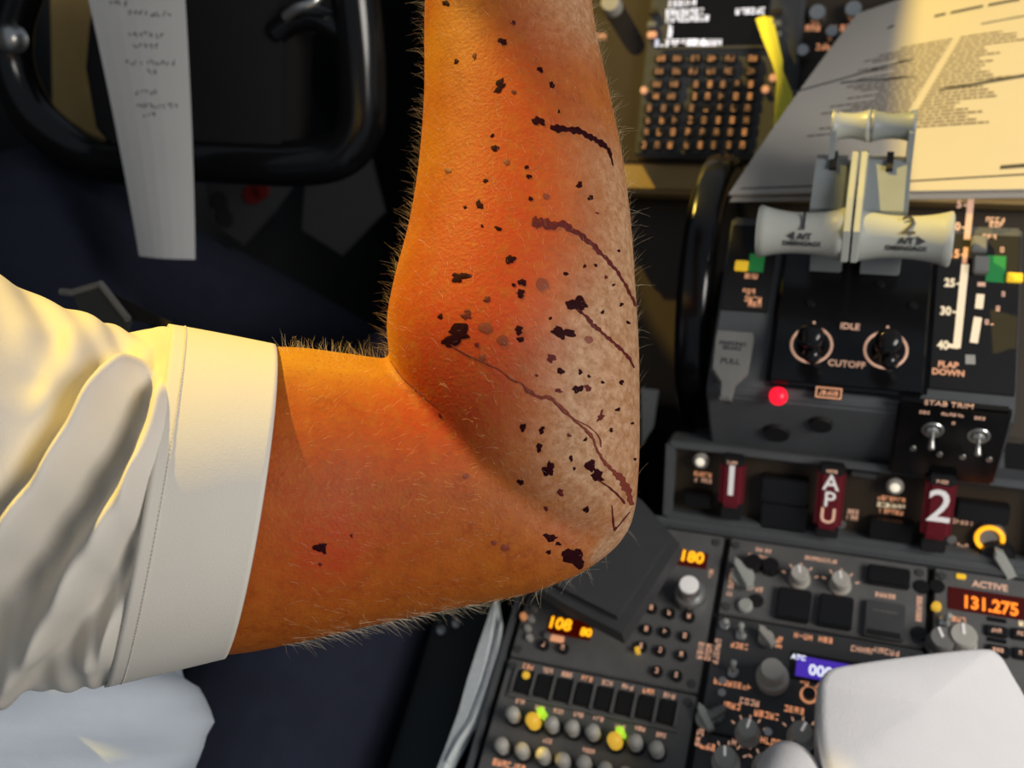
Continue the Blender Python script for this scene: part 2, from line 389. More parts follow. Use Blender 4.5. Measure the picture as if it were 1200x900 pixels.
# ---- lower centre panel with rotary selectors
t, L = panel('rotary_selector_panel', 'dark grey panel of rotary selectors beside the rolled white towel', 'control panel', XA, XB, .075, ROWD, PANEL2)
for px, py, r in ((876, 857, .0088), (939, 861, .0095), (850, 890, .0095), (896, 897, .0085)):
    p = L(px, py, .009); knob(t, p, r * .82, .017, KNOB, r, .005, 'rotary_selector', random.uniform(-.5, .5))
    for a in range(-2, 3):
        q = p + Vector((math.sin(a * .5) * r * 1.45, math.cos(a * .5) * r * 1.45, 0)); obj('index_mark', box(-.0005, .0005, -.0014, .0014, 0, .0003), PEACH, t, q, (0, 0, -a * .5))
bar_knob(t, L(826, 841, .005), .020, .005, .010, .6, LEVER); bar_knob(t, L(840, 836, .005), .016, .005, .009, -.8, KNOBD)
for px, py, n, m, r in ((857, 827, 4, ORANGE, 0), (879, 823, 4, PEACH, 0), (899, 838, 5, ORANGE, 0), (821, 857, 6, PEACH, math.pi / 2), (931, 832, 4, ORANGE, 0), (830, 875, 3, ORANGE, 0), (907, 870, 5, ORANGE, 0), (905, 882, 3, ORANGE, math.pi / 2), (870, 872, 4, PEACH, 0)):
    legend(t, L(px, py), n, .0044, m, r)
for px, py in ((900, 858), (846, 812)): screw(t, L(px, py), .003, SILVER)
# ---- communication radio panel
t, L = panel('communication_radio_panel', 'grey communication radio panel showing 131.275 under the word ACTIVE', 'radio panel', XB, X1, .205, YT)
obj('display_window', cbox(.060, .017, .0008), DISP, t, L(1166, 709))
text('131.275', .0130, DIGITR, t, L(1160, 711) + Vector((0, 0, .001)), bold=.00045, sx=.86)
text('ACTIVE', .0068, PEACH, t, L(1160, 687), bold=.0002)
obj('indicator_lamp', cbox(.0065, .004, .0015, .0006), YMARK, t, L(1126, 676))
obj('amber_lamp', lathe([(0, 0), (.0034, 0), (.003, .004), (0, .0046)], 14), YLAMP, t, L(1097, 712))
knob(t, L(1103, 752, .008), .0085, .016, KNOBD, .0098, .004, rot=.4); 
knob(t, L(1127, 750, .008), .0092, .018, KNOB, .0105, .004, 'tuning_knob', .1)
legend(t, L(1124, 726), 3, .004, ORANGE); toggle(t, L(1107, 727, .004), .010, (.3, .3), LEVER)
for px, py in ((1168, 739), (1199, 743), (1170, 762), (1201, 766)):
    o = obj('channel_key', cbox(.014, .0082, .003, .001), BLACK, t, L(px, py, .003)); legend(o, (0, 0, .0032), 3, .003, PEACH)
for px, py in ((1168, 727), (1168, 751)): obj('transfer_bar', cbox(.012, .003, .001, .0003), GLOSS, t, L(px, py))
legend(t, L(1200, 731), 2, .004, CREAM)
screw(t, L(1098, 687), .0055, BLACK)
panel('blank_panel', 'plain grey blank panel under the folded white paper towel', 'panel', XB, X1, .045, .205)

# ================================================================== FIRE PANEL
A = Vector((0, YT + .008, .004)); B = Vector((0, .402, .052)); sl = math.atan2(B.z - A.z, B.y - A.y)
fp = thing('fire_control_panel', 'sloping fire panel with three dark red handles marked 1, APU and 2', 'fire panel', A, (sl, 0, 0))
FN = Vector((0, -math.sin(sl), math.cos(sl))); Lf = (B - A).length; FX0, FX1 = -.122, .135
FM = Matrix.Translation(A) @ Matrix.Rotation(sl, 4, 'X'); FI = FM.inverted()
def LF(px, py, h=0.): return FI @ onp(px, py, A + FN * h, FN)
obj('base_plate', box(FX0, FX1, .0, Lf, -.024, -.012), BROWN, fp)
obj('rim', box(FX0 - .004, FX1 + .004, -.004, .004, -.024, .0, .001), FRAME, fp); obj('rim', box(FX0 - .004, FX1 + .004, Lf - .003, Lf + .003, -.024, .001, .001), FRAME, fp)
obj('rim', box(FX0 - .007, FX0, 0, Lf, -.03, .001, .001), FRAME, fp); obj('rim', box(FX1, FX1 + .007, 0, Lf, -.03, .001, .001), FRAME, fp)
def fire_handle(px0, py0, px1, py1, w, txt, size, label):
    p0 = LF(px1, py1, .014); p1 = LF(px0, py0, .014); x = (p0.x + p1.x) / 2; ya, yb = p0.y, p1.y
    h = obj('fire_handle', box(-w / 2, w / 2, ya, yb, .002, .016, .004, 3), MAROON, fp, (x, 0, 0), label=label)
    obj('stem', box(-w * .42, w * .42, max(.004, ya - .012), ya + .004, -.012, .008, .001), MATTE, h)
    obj('handle_top', box(-w * .45, w * .45, yb - .004, yb + .003, .004, .0165, .0015), MATTE, h)
    if len(txt) == 1: text(txt, size, WPRINT, h, (0, (ya + yb) / 2 + .003, .0164), bold=.00025, name='numeral')
    else:
        for k, c in enumerate(txt): text(c, size, WPRINT if k < 2 else PEACH, h, (0, yb - .010 - k * size * .78, .0164), bold=.0002, name='letter')
    legend(h, (0, yb - .0005, .0168), 4, .0025, PEACH)
fire_handle(859, 540, 855, 596, .0185, '1', .034, 'dark red handle with white 1')
fire_handle(974, 550, 970, 622, .0195, 'APU', .0165, 'dark red handle lettered APU')
fire_handle(1103, 562, 1097, 634, .0200, '2', .034, 'dark red handle with white 2')
for px, py in ((821, 541), (1049, 571)):
    o = obj('warning_light', lathe([(0, 0), (.0062, 0), (.0062, .003), (.0044, .005), (0, .0056)], 18), KNOB, fp, LF(px, py, 0) + Vector((0, 0, -.004)))
    obj('lens', lathe([(0, .003), (.0036, .003), (.0034, .0052), (.002, .0064), (0, .0068)], 14), WLAMP, o)
def fbox(px, py, w, h, z=.004, m=BLACK, nm='switch_guard'): 
    p = LF(px, py, -.006); return obj(nm, cbox(w, h, .008 + z, .001), m, fp, (p.x, p.y, -.012))
fbox(818, 584, .021, .011); fbox(920, 573, .034, .020); fbox(919, 604, .034, .022); fbox(1044, 620, .030, .015); fbox(1151, 599, .034, .014)
fbox(1012, 556, .018, .004, .0, PANEL2, 'placard')
for px, py, n, r, m in ((824, 556, 5, 1, ORANGE), (824, 563, 5, 1, PEACH), (1045, 585, 7, 1, ORANGE), (1045, 593, 7, 1, CREAM), (1045, 600, 6, 1, ORANGE), (1036, 645, 8, 1, PEACH), (1128, 612, 5, 1, PEACH), (1128, 640, 3, 3, PEACH), (945, 640, 5, 1, BROWN), (890, 618, 4, 1, PEACH), (1000, 600, 3, 2, PEACH)):
    p = LF(px, py, -.011); p.z = -.0115; legend(fp, p, n, .0036, m, 0, r)
for px, py in ((811, 612), (827, 612)):
    p = LF(px, py, -.008); p.z = -.009; obj('ring_light', torus(.0055, .0011), ORANGE, fp, p)
p = LF(845, 619, -.006); obj('amber_lamp', lathe([(0, 0), (.0025, 0), (.002, .006), (0, .006)], 12), DIGIT, fp, (p.x, p.y, -.011))
p = LF(1160, 632, -.006); p.z = -.012
o = obj('test_knob', lathe([(0, 0), (.011, 0), (.0105, .004), (0, .004)], 24), KNOBD, fp, p); obj('amber_ring', torus(.0085, .0016), DIGIT, o, (0, 0, .005))
p = LF(1168, 655, -.004); p.z = -.012
o = obj('selector_base', lathe([(0, 0), (.013, 0), (.012, .010), (0, .010)], 24), BLACK, fp, p)
obj('selector_pointer', prism([(-.0035, -.011), (.0035, -.011), (.0035, .008), (0, .012), (-.0035, .008)], .010, .018, .001), LEVER, o, (.004, 0, 0), (0, 0, .6))
for px, py in ((1115, 650), (985, 625)): screw(fp, (LF(px, py).x, .008, -.012), .0035, SILVER)

# ================================================================== THROTTLE QUADRANT
QX0, QX1 = -.096, .104; QY, QZ, QS = .410, .117, .27
qs = math.atan(QS)
quad = thing('throttle_quadrant', 'grey throttle quadrant box with black start lever plate and flap scale', 'throttle quadrant', (0, QY, -.0))
def qprof(): return [(0, .03), (0, QZ - .006), (.004, QZ), (.138, QZ + .134 * QS), (.142, QZ + .122 * QS), (.142, .0), (.03, .0)]
b = bmesh.new()
lo = [b.verts.new((QX0, y, z)) for y, z in qprof()]; hi = [b.verts.new((QX1, y, z)) for y, z in qprof()]
b.faces.new(lo); b.faces.new(hi[::-1])
for i in range(len(lo)): b.faces.new((lo[i], hi[i], hi[(i + 1) % len(lo)], lo[(i + 1) % len(lo)]))
bmesh.ops.recalc_face_normals(b, faces=b.faces[:]); bmesh.ops.bevel(b, geom=b.edges[:], offset=.002, segments=2, affect='EDGES')
obj('body', b, FRAME, quad)
QP = Vector((0, QY + .004, QZ)); QN = Vector((0, -math.sin(qs), math.cos(qs)))
QM = Matrix.Translation(QP) @ Matrix.Rotation(qs, 4, 'X'); QI = QM.inverted()
def LQ(px, py, h=0.): return QI @ onp(px, py, QP + QN * h, QN)
ROTQ = (qs, 0, 0)
def qpart(name, me, m, loc, **k):               # loc in the sloping top's frame -> quadrant frame
    w = QM @ Vector(loc); w.y -= QY; return obj(name, me, m, quad, w, ROTQ, **k)
# start-lever plate
pl = LQ(900, 452, .004); pr = LQ(1108, 330, .004); pt = LQ(905, 305, .004)
plate = qpart('start_lever_plate', box(-.0555, .0500, .002, .125, 0, .008, .004, 3), GLOSS, (0, 0, .0))
PL = lambda px, py, h=.008: LQ(px, py, h)
def on_plate(p, dz=0.): return Vector((p.x, p.y, p.z + dz))
for px, py, tx in ((951, 404, 0), (1038, 410, 0)):
    p = PL(px, py); p.z = .008
    obj('lever_ring', torus(.0135, .0009, 32, 8), PEACH, plate, p)
    o = obj('start_lever', lathe([(0, 0), (.0095, 0), (.0095, .004), (.006, .006), (.0052, .018), (.008, .022), (.0092, .027), (.0082, .032), (.005, .0345), (0, .035)], 22), GLOSS, plate, p + Vector((0, -.0015, 0)), (.18, 0, 0), smooth=True)
    obj('lever_ball', lathe([(0, -.006), (.0045, -.0042), (.0062, 0), (.0045, .0042), (0, .006)], 16), GLOSS, o, (.002, -.011, .022), smooth=True)
    obj('index_mark', box(-.0008, .0008, .0145, .018, 0, .0004), PEACH, plate, p)
def ptxt(s, px, py, size, m, bold=.0001, sx=1.): p = PL(px, py); p.z = .0082; return text(s, size, m, plate, p, bold=bold, sx=sx)
ptxt('IDLE', 996, 383, .0065, PEACH); ptxt('CUTOFF', 992, 427, .0065, PEACH)
for px, py in ((950, 356), (1032, 333), (1070, 358)): p = PL(px, py); p.z = .008; screw(plate, p, .003, BLACK)
p = LQ(971, 462, .004); o = qpart('annunciator_plate', cbox(.018, .0085, .002, .0008), BLACK, (p.x, p.y, .004))
obj('amber_border', loft([[Vector((x, y, .0022)), Vector((x * .9, y * .78, .0022)), Vector((x * .9, y * .78, .0026)), Vector((x, y, .0026))] for x, y in ((-.0085, -.004), (.0085, -.004), (.0085, .004), (-.0085, .004))], closed=True), ORANGE, o)
legend(o, (0, 0, .0022), 5, .0034, ORANGE)
# parking brake lever and red lamp on the front shelf
p = LQ(857, 424, .012)
o = qpart('parking_brake_lever', prism([(-.0125, .022), (.0125, .022), (.0135, .018), (.0125, -.008), (.005, -.018), (.004, -.030), (-.004, -.030), (-.005, -.018), (-.0125, -.008), (-.0135, .018)], 0, .007, .0012), KNOBD, (p.x, p.y, .010), label='grey paddle lettered PARKING BRAKE PULL')
obj('lever_stem', cbox(.006, .010, .012), MATTE, o, (0, -.022, -.010))
text('PARKING\nBRAKE', .0045, DPRINT, o, (0, .010, .0072)); text('PULL', .0062, DPRINT, o, (0, -.002, .0072))
p = LQ(912, 464, .004); o = qpart('red_lamp', lathe([(0, 0), (.0062, 0), (.0060, .004), (.0040, .0068), (0, .0078)], 20), RLAMP, (p.x, p.y, .002), smooth=True, label='lit red warning lamp')
# front face details (aft-facing vertical face of the box)
for px, py, r in ((910, 506, .010), (962, 496, .0085)):
    w = onp(px, py, Vector((0, QY, 0)), Vector((0, 1, 0))); obj('plug', lathe([(0, 0), (r, 0), (r * .92, .003), (0, .003)], 20), MATTE, quad, (w.x, 0.0, w.z), (math.pi / 2, 0, 0))
# stabiliser trim switch plate, standing on the aft right corner
n2 = Vector((0, -1, 0)); wtl = onp(1046, 474, Vector((0, QY, 0)), n2); wbr = onp(1178, 556, Vector((0, QY, 0)), n2)
sw = obj('trim_switch_plate', box(-.034, .034, -.030, .044, -.002, .006, .002), GLOSS, quad, (.0665, -.004, .0835), (math.radians(82), 0, 0))
SM = Matrix.Translation((.0665, QY - .004, .0835)) @ Matrix.Rotation(math.radians(82), 4, 'X'); SI = SM.inverted(); SNn = SM.to_3x3() @ Vector((0, 0, 1))
def LS(px, py, h=.006): p = SI @ onp(px, py, Vector(SM.translation) + SNn * h, SNn); return p
text('STAB TRIM', .0062, PEACH, sw, LS(1112, 474) + Vector((0, 0, .0002)))
for px, py in ((1093, 504), (1147, 511)):
    p = LS(px, py); o = toggle(sw, p, .014, (0, -.5)); obj('guard_ring', torus(.006, .0012, 20, 6), SILVER, o)
for px, py, n in ((1084, 483, 3), (1117, 486, 6), (1149, 490, 3), (1118, 496, 1)): legend(sw, LS(px, py), n, .003, PEACH)
for px, py in ((1070, 525), (1101, 532), (1128, 535), (1159, 538)): screw(sw, LS(px, py), .0022, SILVER)
# flap scale on the right of the top
fl = qpart('flap_scale', box(.0505, .1030, .012, .132, 0, .002, .0006), MATTE, (0, 0, 0))
def bar(pxs, w, m, nm='scale_line', z=.0024):
    pts = [LQ(px, py, .002) for px, py in pxs]; b = bmesh.new()
    for a, c in zip(pts, pts[1:]):
        n = Vector((c.y - a.y, -(c.x - a.x), 0)).normalized() * w / 2
        b.faces.new([b.verts.new((q.x, q.y, z)) for q in (a - n, a + n, c + n, c - n)])
    bmesh.ops.recalc_face_normals(b, faces=b.faces[:]); return obj(nm, b, m, fl)
bar([(1139, 222), (1133, 281)], .0042, PEACH); bar([(1132, 290), (1130, 309)], .003, ORANGE); bar([(1131, 310), (1121, 408)], .0048, CREAM); bar([(1111, 405), (1123, 407)], .003, CREAM)
for s, px, py, m in (('5', 1124, 240, PEACH), ('10', 1119, 266, PEACH), ('15', 1118, 298, ORANGE), ('25', 1113, 332, CREAM), ('30', 1108, 365, CREAM), ('40', 1105, 405, CREAM)):
    p = LQ(px, py, .002); p.z = .0024; text(s, .0088, m, fl, p, bold=.0003, name='numeral', sx=.8)
    q = LQ(px + 9 if len(s) < 2 else px + 12, py + 1, .002); obj('tick', box(-.0022, .0022, -.0006, .0006, .002, .0026), m, fl, (q.x, q.y, 0))
for s, px, py in (('FLAP', 1111, 428), ('DOWN', 1111, 437)):
    p = LQ(px, py, .002); p.z = .0024; text(s, .0060, ORANGE, fl, p, bold=.0002)
bar([(1149, 345), (1147, 362)], .005, CREAM); bar([(1146, 372), (1141, 402)], .005, CREAM); bar([(1150, 331), (1150, 336)], .005, PEACH); bar([(1137, 416), (1137, 427)], .006, KNOB, 'white_block')
for px, py in ((1147, 288), (1149, 312)):
    p = LQ(px, py, .004); obj('lever_gate', cbox(.010, .013, .006, .001), KNOBD, fl, (p.x, p.y, .002))
bar([(1168, 300), (1166, 331)], .012, GREENB, 'green_band'); 
p = LQ(1189, 326, .003); obj('trim_marker', cbox(.010, .007, .003, .0006), YMARK, fl, (p.x, p.y, .002), label='yellow trim marker')
for px, py, n in ((1160, 378, 2), (1176, 345, 1), (1170, 362, 1), (1175, 293, 1), (1167, 258, 4), (1168, 264, 3), (1160, 278, 3)):
    p = LQ(px, py, .002); p.z = .0024; legend(fl, p, n, .004, PEACH)
# trim indicator on the left of the top
ti = qpart('trim_indicator', box(-.0945, -.060, .060, .132, 0, .002, .0006), MATTE, (0, 0, 0))
for (pxs, w, m, nm) in (([(888, 298), (888, 319)], .011, GREENB, 'green_band'),):
    pts = [LQ(px, py, .002) for px, py in pxs]; a, c = pts; obj(nm, box(a.x - w / 2, a.x + w / 2, c.y, a.y, .002, .0026), m, ti)
p = LQ(869, 312, .003); obj('trim_marker', cbox(.0095, .008, .003, .0006), YMARK, ti, (p.x, p.y, .002))
for px, py, n in ((881, 324, 3), (878, 342, 3), (883, 351, 4), (885, 357, 3)): p = LQ(px, py, .002); p.z = .0024; legend(ti, p, n, .0042, ORANGE)

# ---- thrust levers
def thrust_lever(side, num, label):
    s = side; t = thing('thrust_lever', label, 'thrust lever', (0, 0, 0), group='thrust levers')
    xo = -.068 if s < 0 else -.0065; xi = -.012 if s < 0 else .0535
    gy, gz = .487, .200
    pr = []; Lg = xi - xo
    for k in range(13):
        u = k / 12; r = .0138 + .0042 * abs(2 * u - 1) ** 2.2; pr.append((r, u * Lg))
    pr = [(0, 0), (pr[0][0] * .93, 0)] + [(r, .0012 + z * (Lg - .0024) / Lg) for r, z in pr] + [(pr[-1][0] * .93, Lg), (0, Lg)]
    g = obj('grip', lathe(pr, 36), LEVER, t, (xo, gy, gz), (0, math.pi / 2, 0), smooth=True, label='ivory grip lettered %s A/T DISENGAGE' % num)
    # lettering on the grip's face, turned to the rear and up
    ang = math.radians(41); fn = Vector((0, -math.sin(ang), math.cos(ang))); ft = Vector((0, math.cos(ang), math.sin(ang)))
    ctr = Vector(((xo + xi) / 2, gy, gz))
    def ft_text(s_, size, du, dv, bold=.0001):
        sub = ctr + Vector((du, 0, 0)); r = .0146; th = ang + 0 - dv / r
        n = Vector((0, -math.sin(th), math.cos(th))); me = text_mesh(s_, size, .0002, bold); me.materials.clear()
        o = obj('lettering', me, DPRINT, t, sub + n * r, (th, 0, 0)); return o
    ft_text(num, .019, (.002 if s < 0 else .003), .0065)
    if s < 0: ft_text('\u25c4 A/T', .0058, 0, -.0035, .0002); ft_text('DISENGAGE', .0046, .002, -.0085, .0001)
    else: ft_text('A/T \u25ba', .0058, .006, -.0035, .0002); ft_text('DISENGAGE', .0046, .003, -.0085, .0001)
    # lever arm: thin plate from the slot to the grip and on to the reverser pivot
    xa = -.0125 if s < 0 else -.0065; xb = xa + .0045
    def plate_yz(poly, x0, x1, m, nm, par, bev=.0008):
        b = prism(poly, 0, x1 - x0, bev); bmesh.ops.transform(b, matrix=Matrix.Translation((x0, 0, 0)) @ Matrix(((0, 0, 1, 0), (1, 0, 0, 0), (0, 1, 0, 0), (0, 0, 0, 1))), verts=b.verts[:])
        bmesh.ops.recalc_face_normals(b, faces=b.faces[:]); return obj(nm, b, m, par)
    plate_yz([(.466, .196), (.480, .182), (.560, .190), (.566, .206), (.545, .222), (.500, .222), (.474, .216)], xa, xb, LEVER, 'lever_web', t)
    x0, x1 = (-.036, -.0125) if s < 0 else (-.002, .026)
    plate_yz([(.500, .150), (.530, .150), (.528, .190), (.500, .190)], x0 + .002, x1, ARMGREY, 'lever_arm', t)
    rv = plate_yz([(.503, .182), (.552, .188), (.560, .206), (.545, .215), (.503, .208)], x0, x1, ARMGREY, 'reverse_lever', t, .003)
    xm = (x0 + x1) / 2
    obj('slot', box(xm - .0022, xm + .0022, .535, .552, .2075, .2165), MATTE, rv)
    # reverser yoke: two cheeks and a spool
    hx0, hx1 = (-.028, -.0035) if s < 0 else (-.0025, .026)
    outer = hx0 if s < 0 else hx1 - .004
    plate_yz([(.540, .200), (.556, .196), (.573, .215), (.577, .230), (.566, .240), (.552, .232), (.543, .216)], outer, outer + .004, ARMGREY, 'cheek', rv)
    pr2 = [(0, 0), (.0108, 0)] + [(.0084 + .0028 * abs(2 * k / 10 - 1) ** 2, (hx1 - hx0) * k / 10) for k in range(11)] + [(.0108, hx1 - hx0), (0, hx1 - hx0)]
    obj('reverse_handle', lathe(pr2, 26), LEVER if s < 0 else ARMGREY, rv, (hx0, .563, .229), (0, math.pi / 2, 0), smooth=True)
    return t
thrust_lever(-1, '1', 'left ivory thrust lever numbered 1 with A/T disengage lettering')
thrust_lever(1, '2', 'right ivory thrust lever numbered 2 with A/T disengage lettering')

# ---- trim wheel on the left flank
tw = thing('trim_wheel', 'large black stabiliser trim wheel beside the throttle quadrant', 'wheel', (-.117, .565, .045))
R = .119
b = lathe([(R - .022, -.013), (R - .006, -.013), (R, -.009), (R, .009), (R - .006, .013), (R - .022, .013)], 72); 
me = [f for f in b.faces]
obj('rim', lathe([(R - .022, -.013), (R - .006, -.013), (R - .001, -.010), (R, -.006), (R, .006), (R - .001, .010), (R - .006, .013), (R - .022, .013), (R - .022, -.013)], 80), GLOSS, tw, (0, 0, 0), (0, math.pi / 2, 0), smooth=True); b.free()
obj('web', lathe([(0, -.006), (R - .02, -.006), (R - .02, .006), (0, .006)], 60), BLACK, tw, (0, 0, 0), (0, math.pi / 2, 0))
obj('hub', lathe([(0, -.016), (.02, -.016), (.02, .016), (0, .016)], 24), BLACK, tw, (0, 0, 0), (0, math.pi / 2, 0))

# ================================================================== FORWARD PANEL + CONTROL DISPLAY UNIT
CA = Vector((-.144, .722, .064)); cs = math.atan2(.089, .131); CN = Vector((0, -math.sin(cs), math.cos(cs)))
CM = Matrix.Translation(CA) @ Matrix.Rotation(cs, 4, 'X'); CI = CM.inverted()
def LC(px, py, h=0.): return CI @ onp(px, py, CA + CN * h, CN)
fpn = thing('forward_panel', 'tan edged forward electronics panel surrounding the display unit', 'panel', CA, (cs, 0, 0))
obj('panel_plate', box(-.30, .36, -.005, .34, -.030, -.006, .002), BROWN, fpn)
obj('front_lip', box(-.115, .30, -.034, -.004, -.034, -.004, .004, 3), TAN, fpn)
obj('apron', box(-.10, .30, -.24, -.030, -.075, -.040, .004), BROWN, fpn)
for (px, py, r) in ((717, 6, .010), (941, 62, .006), (958, 18, .008), (975, 40, .006), (1000, 14, .008)):
    p = LC(px, py, .0); knob(fpn, (p.x, p.y, -.006), r, .014, SILVER if px != 717 else KNOB, name='knob', pointer=False)
for (px, py, n) in ((950, 30, 4), (985, 30, 4), (965, 52, 3), (705, 40, 3)):
    p = LC(px, py); p.z = -.0058; legend(fpn, p, n, .006, ORANGE)
cdu = thing('control_display_unit', 'black keyboard display unit with white text on a dark screen', 'display unit', CA, (cs, 0, 0))
obj('housing', box(-.073, .073, -.002, .232, -.030, .010, .003, 3), PANEL2, cdu)
s0, s1 = LC(781, 55, .010), LC(897, 55, .010)
obj('screen', box(s0.x, s1.x, s0.y, s0.y + .078, .009, .0108), GLOSS, cdu)
obj('bezel', box(s0.x - .004, s1.x + .004, s0.y - .004, s0.y - .001, .009, .0125, .0005), PANEL2, cdu)
def screen_txt(px, py, n, h): p = LC(px, py, .0108); p.z = .0109; return legend(cdu, p, n, h, WHITEL)
screen_txt(800, 4, 6, .006); screen_txt(803, 14, 8, .006); screen_txt(806, 22, 9, .006); screen_txt(798, 50, 10, .0066); screen_txt(828, 50, 6, .0066); screen_txt(880, 13, 6, .006); screen_txt(787, 32, 1, .007); screen_txt(786, 40, 1, .007)
kx = {}
def zpx(x, y): return 680 + x / 4.286, y / 4.286
rows = [(295, [410, 490, 580, 665, 755, 870], 1), (360, [400, 487, 570, 660, 745, 860], 1), (425, [388, 475], 1), (485, [378, 462], 1), (425, [585, 655, 720, 790, 860], 0), (485, [578, 643, 712, 785, 855], 0),
        (545, [350, 422, 490, 563, 635, 703, 773, 843], 0), (605, [345, 415, 478, 556, 625, 695, 767, 837], 0), (665, [335, 400, 470, 545, 617, 687, 757, 828], 0), (730, [322, 390, 455, 537, 607, 672, 748, 818], 0)]
keyme = {}
for y, xs_, wide in rows:
    for x in xs_:
        p = LC(*zpx(x, y), .013)
        if wide not in keyme:
            b = cbox(.0125 if wide else .0102, .0098, .0040, .0014); m_ = bpy.data.meshes.new('key'); b.to_mesh(m_); b.free(); m_.materials.append(BLACK); keyme[wide] = m_
        k = obj('key', keyme[wide], None, cdu, (p.x, p.y, .010))
        legend(k, (0, 0, .0042), 2 if wide else 1, .0052 if wide else .0062, random.choice([KEYLEG, KEYLEG, KEYLEG2]))
for x, y in ((360, 125), (360, 175), (365, 60), (990, 60), (985, 120), (985, 175)):
    p = LC(*zpx(x, y), .012); obj('line_select_key', cbox(.009, .006, .004, .001), BROWN if y == 60 else (ORANGE if y == 175 and x < 500 else KNOBD), cdu, (p.x, p.y, .010))
for x, y in ((320, 455), (930, 450), (968, 392)):
    p = LC(*zpx(x, y), .010); obj('annunciator', lathe([(0, 0), (.0036, 0), (.003, .003), (0, .003)], 14), ORANGE, cdu, (p.x, p.y, .010))

# ================================================================== PAPERS
def sheet(name, corners, nu, nv, thick, m, parent=None, bow=None):
    """corners bl, br, tr, tl as world points; bow(u, v) lifts along the normal"""
    bl, br, tr, tl = corners; n = (br - bl).cross(tl - bl).normalized()
    P = lambda u, v: (bl * (1 - u) + br * u) * (1 - v) + (tl * (1 - u) + tr * u) * v + n * (bow(u, v) if bow else 0)
    b = bmesh.new(); top = [[b.verts.new(P(i / nu, j / nv) + n * thick) for i in range(nu + 1)] for j in range(nv + 1)]
    bot = [[b.verts.new(P(i / nu, j / nv)) for i in range(nu + 1)] for j in range(nv + 1)]
    for j in range(nv):
        for i in range(nu):
            b.faces.new((top[j][i], top[j][i + 1], top[j + 1][i + 1], top[j + 1][i])); b.faces.new((bot[j][i], bot[j + 1][i], bot[j + 1][i + 1], bot[j][i + 1]))
    for i in range(nu): b.faces.new((bot[0][i], bot[0][i + 1], top[0][i + 1], top[0][i])); b.faces.new((top[nv][i], top[nv][i + 1], bot[nv][i + 1], bot[nv][i]))
    for j in range(nv): b.faces.new((top[j][0], top[j + 1][0], bot[j + 1][0], bot[j][0])); b.faces.new((bot[j][nu], bot[j + 1][nu], top[j + 1][nu], top[j][nu]))
    return obj(name, b, m, parent, smooth=False), (lambda u, v, e=.0002: P(u, v) + n * (thick + e))
chk = thing('checklist_card', 'printed checklist sheets spread out forward of the thrust levers', 'checklist', (0, 0, 0))
cbl, ctl = dep(854, 229, .725), dep(1004, 18, .835); cbr, ctr = dep(1290, 222, .655), dep(1300, -48, .80)
bow = lambda u, v: .010 * math.sin(math.pi * u * .9) * v + .004 * math.sin(math.pi * v)
pg2, _ = sheet('page', [c - Vector((0, 0, .004)) + (Vector((.001, -.003, 0)) if i < 2 else Vector((0, 0, 0))) for i, c in enumerate((cbl, cbr, ctr, ctl))], 24, 12, .0012, PAPERC, chk, bow)
pg, PS = sheet('page', (cbl, cbr, ctr, ctl), 24, 12, .0016, PAPERC, chk, bow)
def uvp(px, py):
    best = None
    for it in range(2): pass
    u, v = .5, .5
    for it in range(30):
        def q(u, v):
            c = CR.T @ (np.array(PS(u, v)) - CP); return np.array([600 + F * c[0] / c[2], 450 + F * c[1] / c[2]])
        r = np.array([px, py]) - q(u, v); J = np.stack([(q(u + 1e-3, v) - q(u, v)) / 1e-3, (q(u, v + 1e-3) - q(u, v)) / 1e-3], 1)
        du = np.linalg.solve(J, r); u += du[0]; v += du[1]
    return u, v
pb = bmesh.new()
def pline(a, c, w, seg=6, bm=None):
    (u0, v0), (u1, v1) = a, c
    for k in range(seg):
        ua, ub = u0 + (u1 - u0) * k / seg, u0 + (u1 - u0) * (k + 1) / seg; va, vb = v0 + (v1 - v0) * k / seg, v0 + (v1 - v0) * (k + 1) / seg
        bm.faces.new([bm.verts.new(p) for p in (PS(ua, va - w / 2), PS(ub, vb - w / 2), PS(ub, vb + w / 2), PS(ua, va + w / 2))])
rb = bmesh.new(); rr = random.Random(3)
for k in range(26):                                      # left and right text columns
    v = .95 - k * .0205
    if v < .40: break
    ua, va = uvp(1120 - (k * 4.6) * .55, 45 + k * 4.2)
    for c in range(2):
        if c == 0: u1 = ua - .012; u0 = u1 - rr.uniform(.14, .30)
        else: u0 = ua + .016; u1 = u0 + rr.uniform(.10, .26)
        x = u0
        while x < u1:
            w = rr.uniform(.012, .04); pline((x, va), (min(u1, x + w), va), .0078, 1, pb); x += w + .004
obj('printed_text', pb, mat('page_print', (.16, .13, .10), .8), chk)['kind'] = 'stuff'
for (a, c, w) in (((930, 108), (1072, 68), .010), ((985, 97), (1075, 90), .010), ((1100, 106), (1215, 86), .014), ((868, 221), (1000, 216), .006), ((1000, 216), (1220, 203), .006), ((1150, 28), (1215, 16), .006)):
    b = bmesh.new(); pline(uvp(*a), uvp(*c), w, 8, b); obj('ruled_line', b, DPRINT, chk)
for a, c in (((1095, 19), (1108, 16)), ((1114, 15), (1152, 7)), ((1158, 6), (1195, -1)), ((1172, 196), (1210, 193)), ((1040, 33), (1048, 30))):
    b = bmesh.new(); pline(uvp(*a), uvp(*c), .014, 2, b); obj('heading', b, DPRINT, chk)
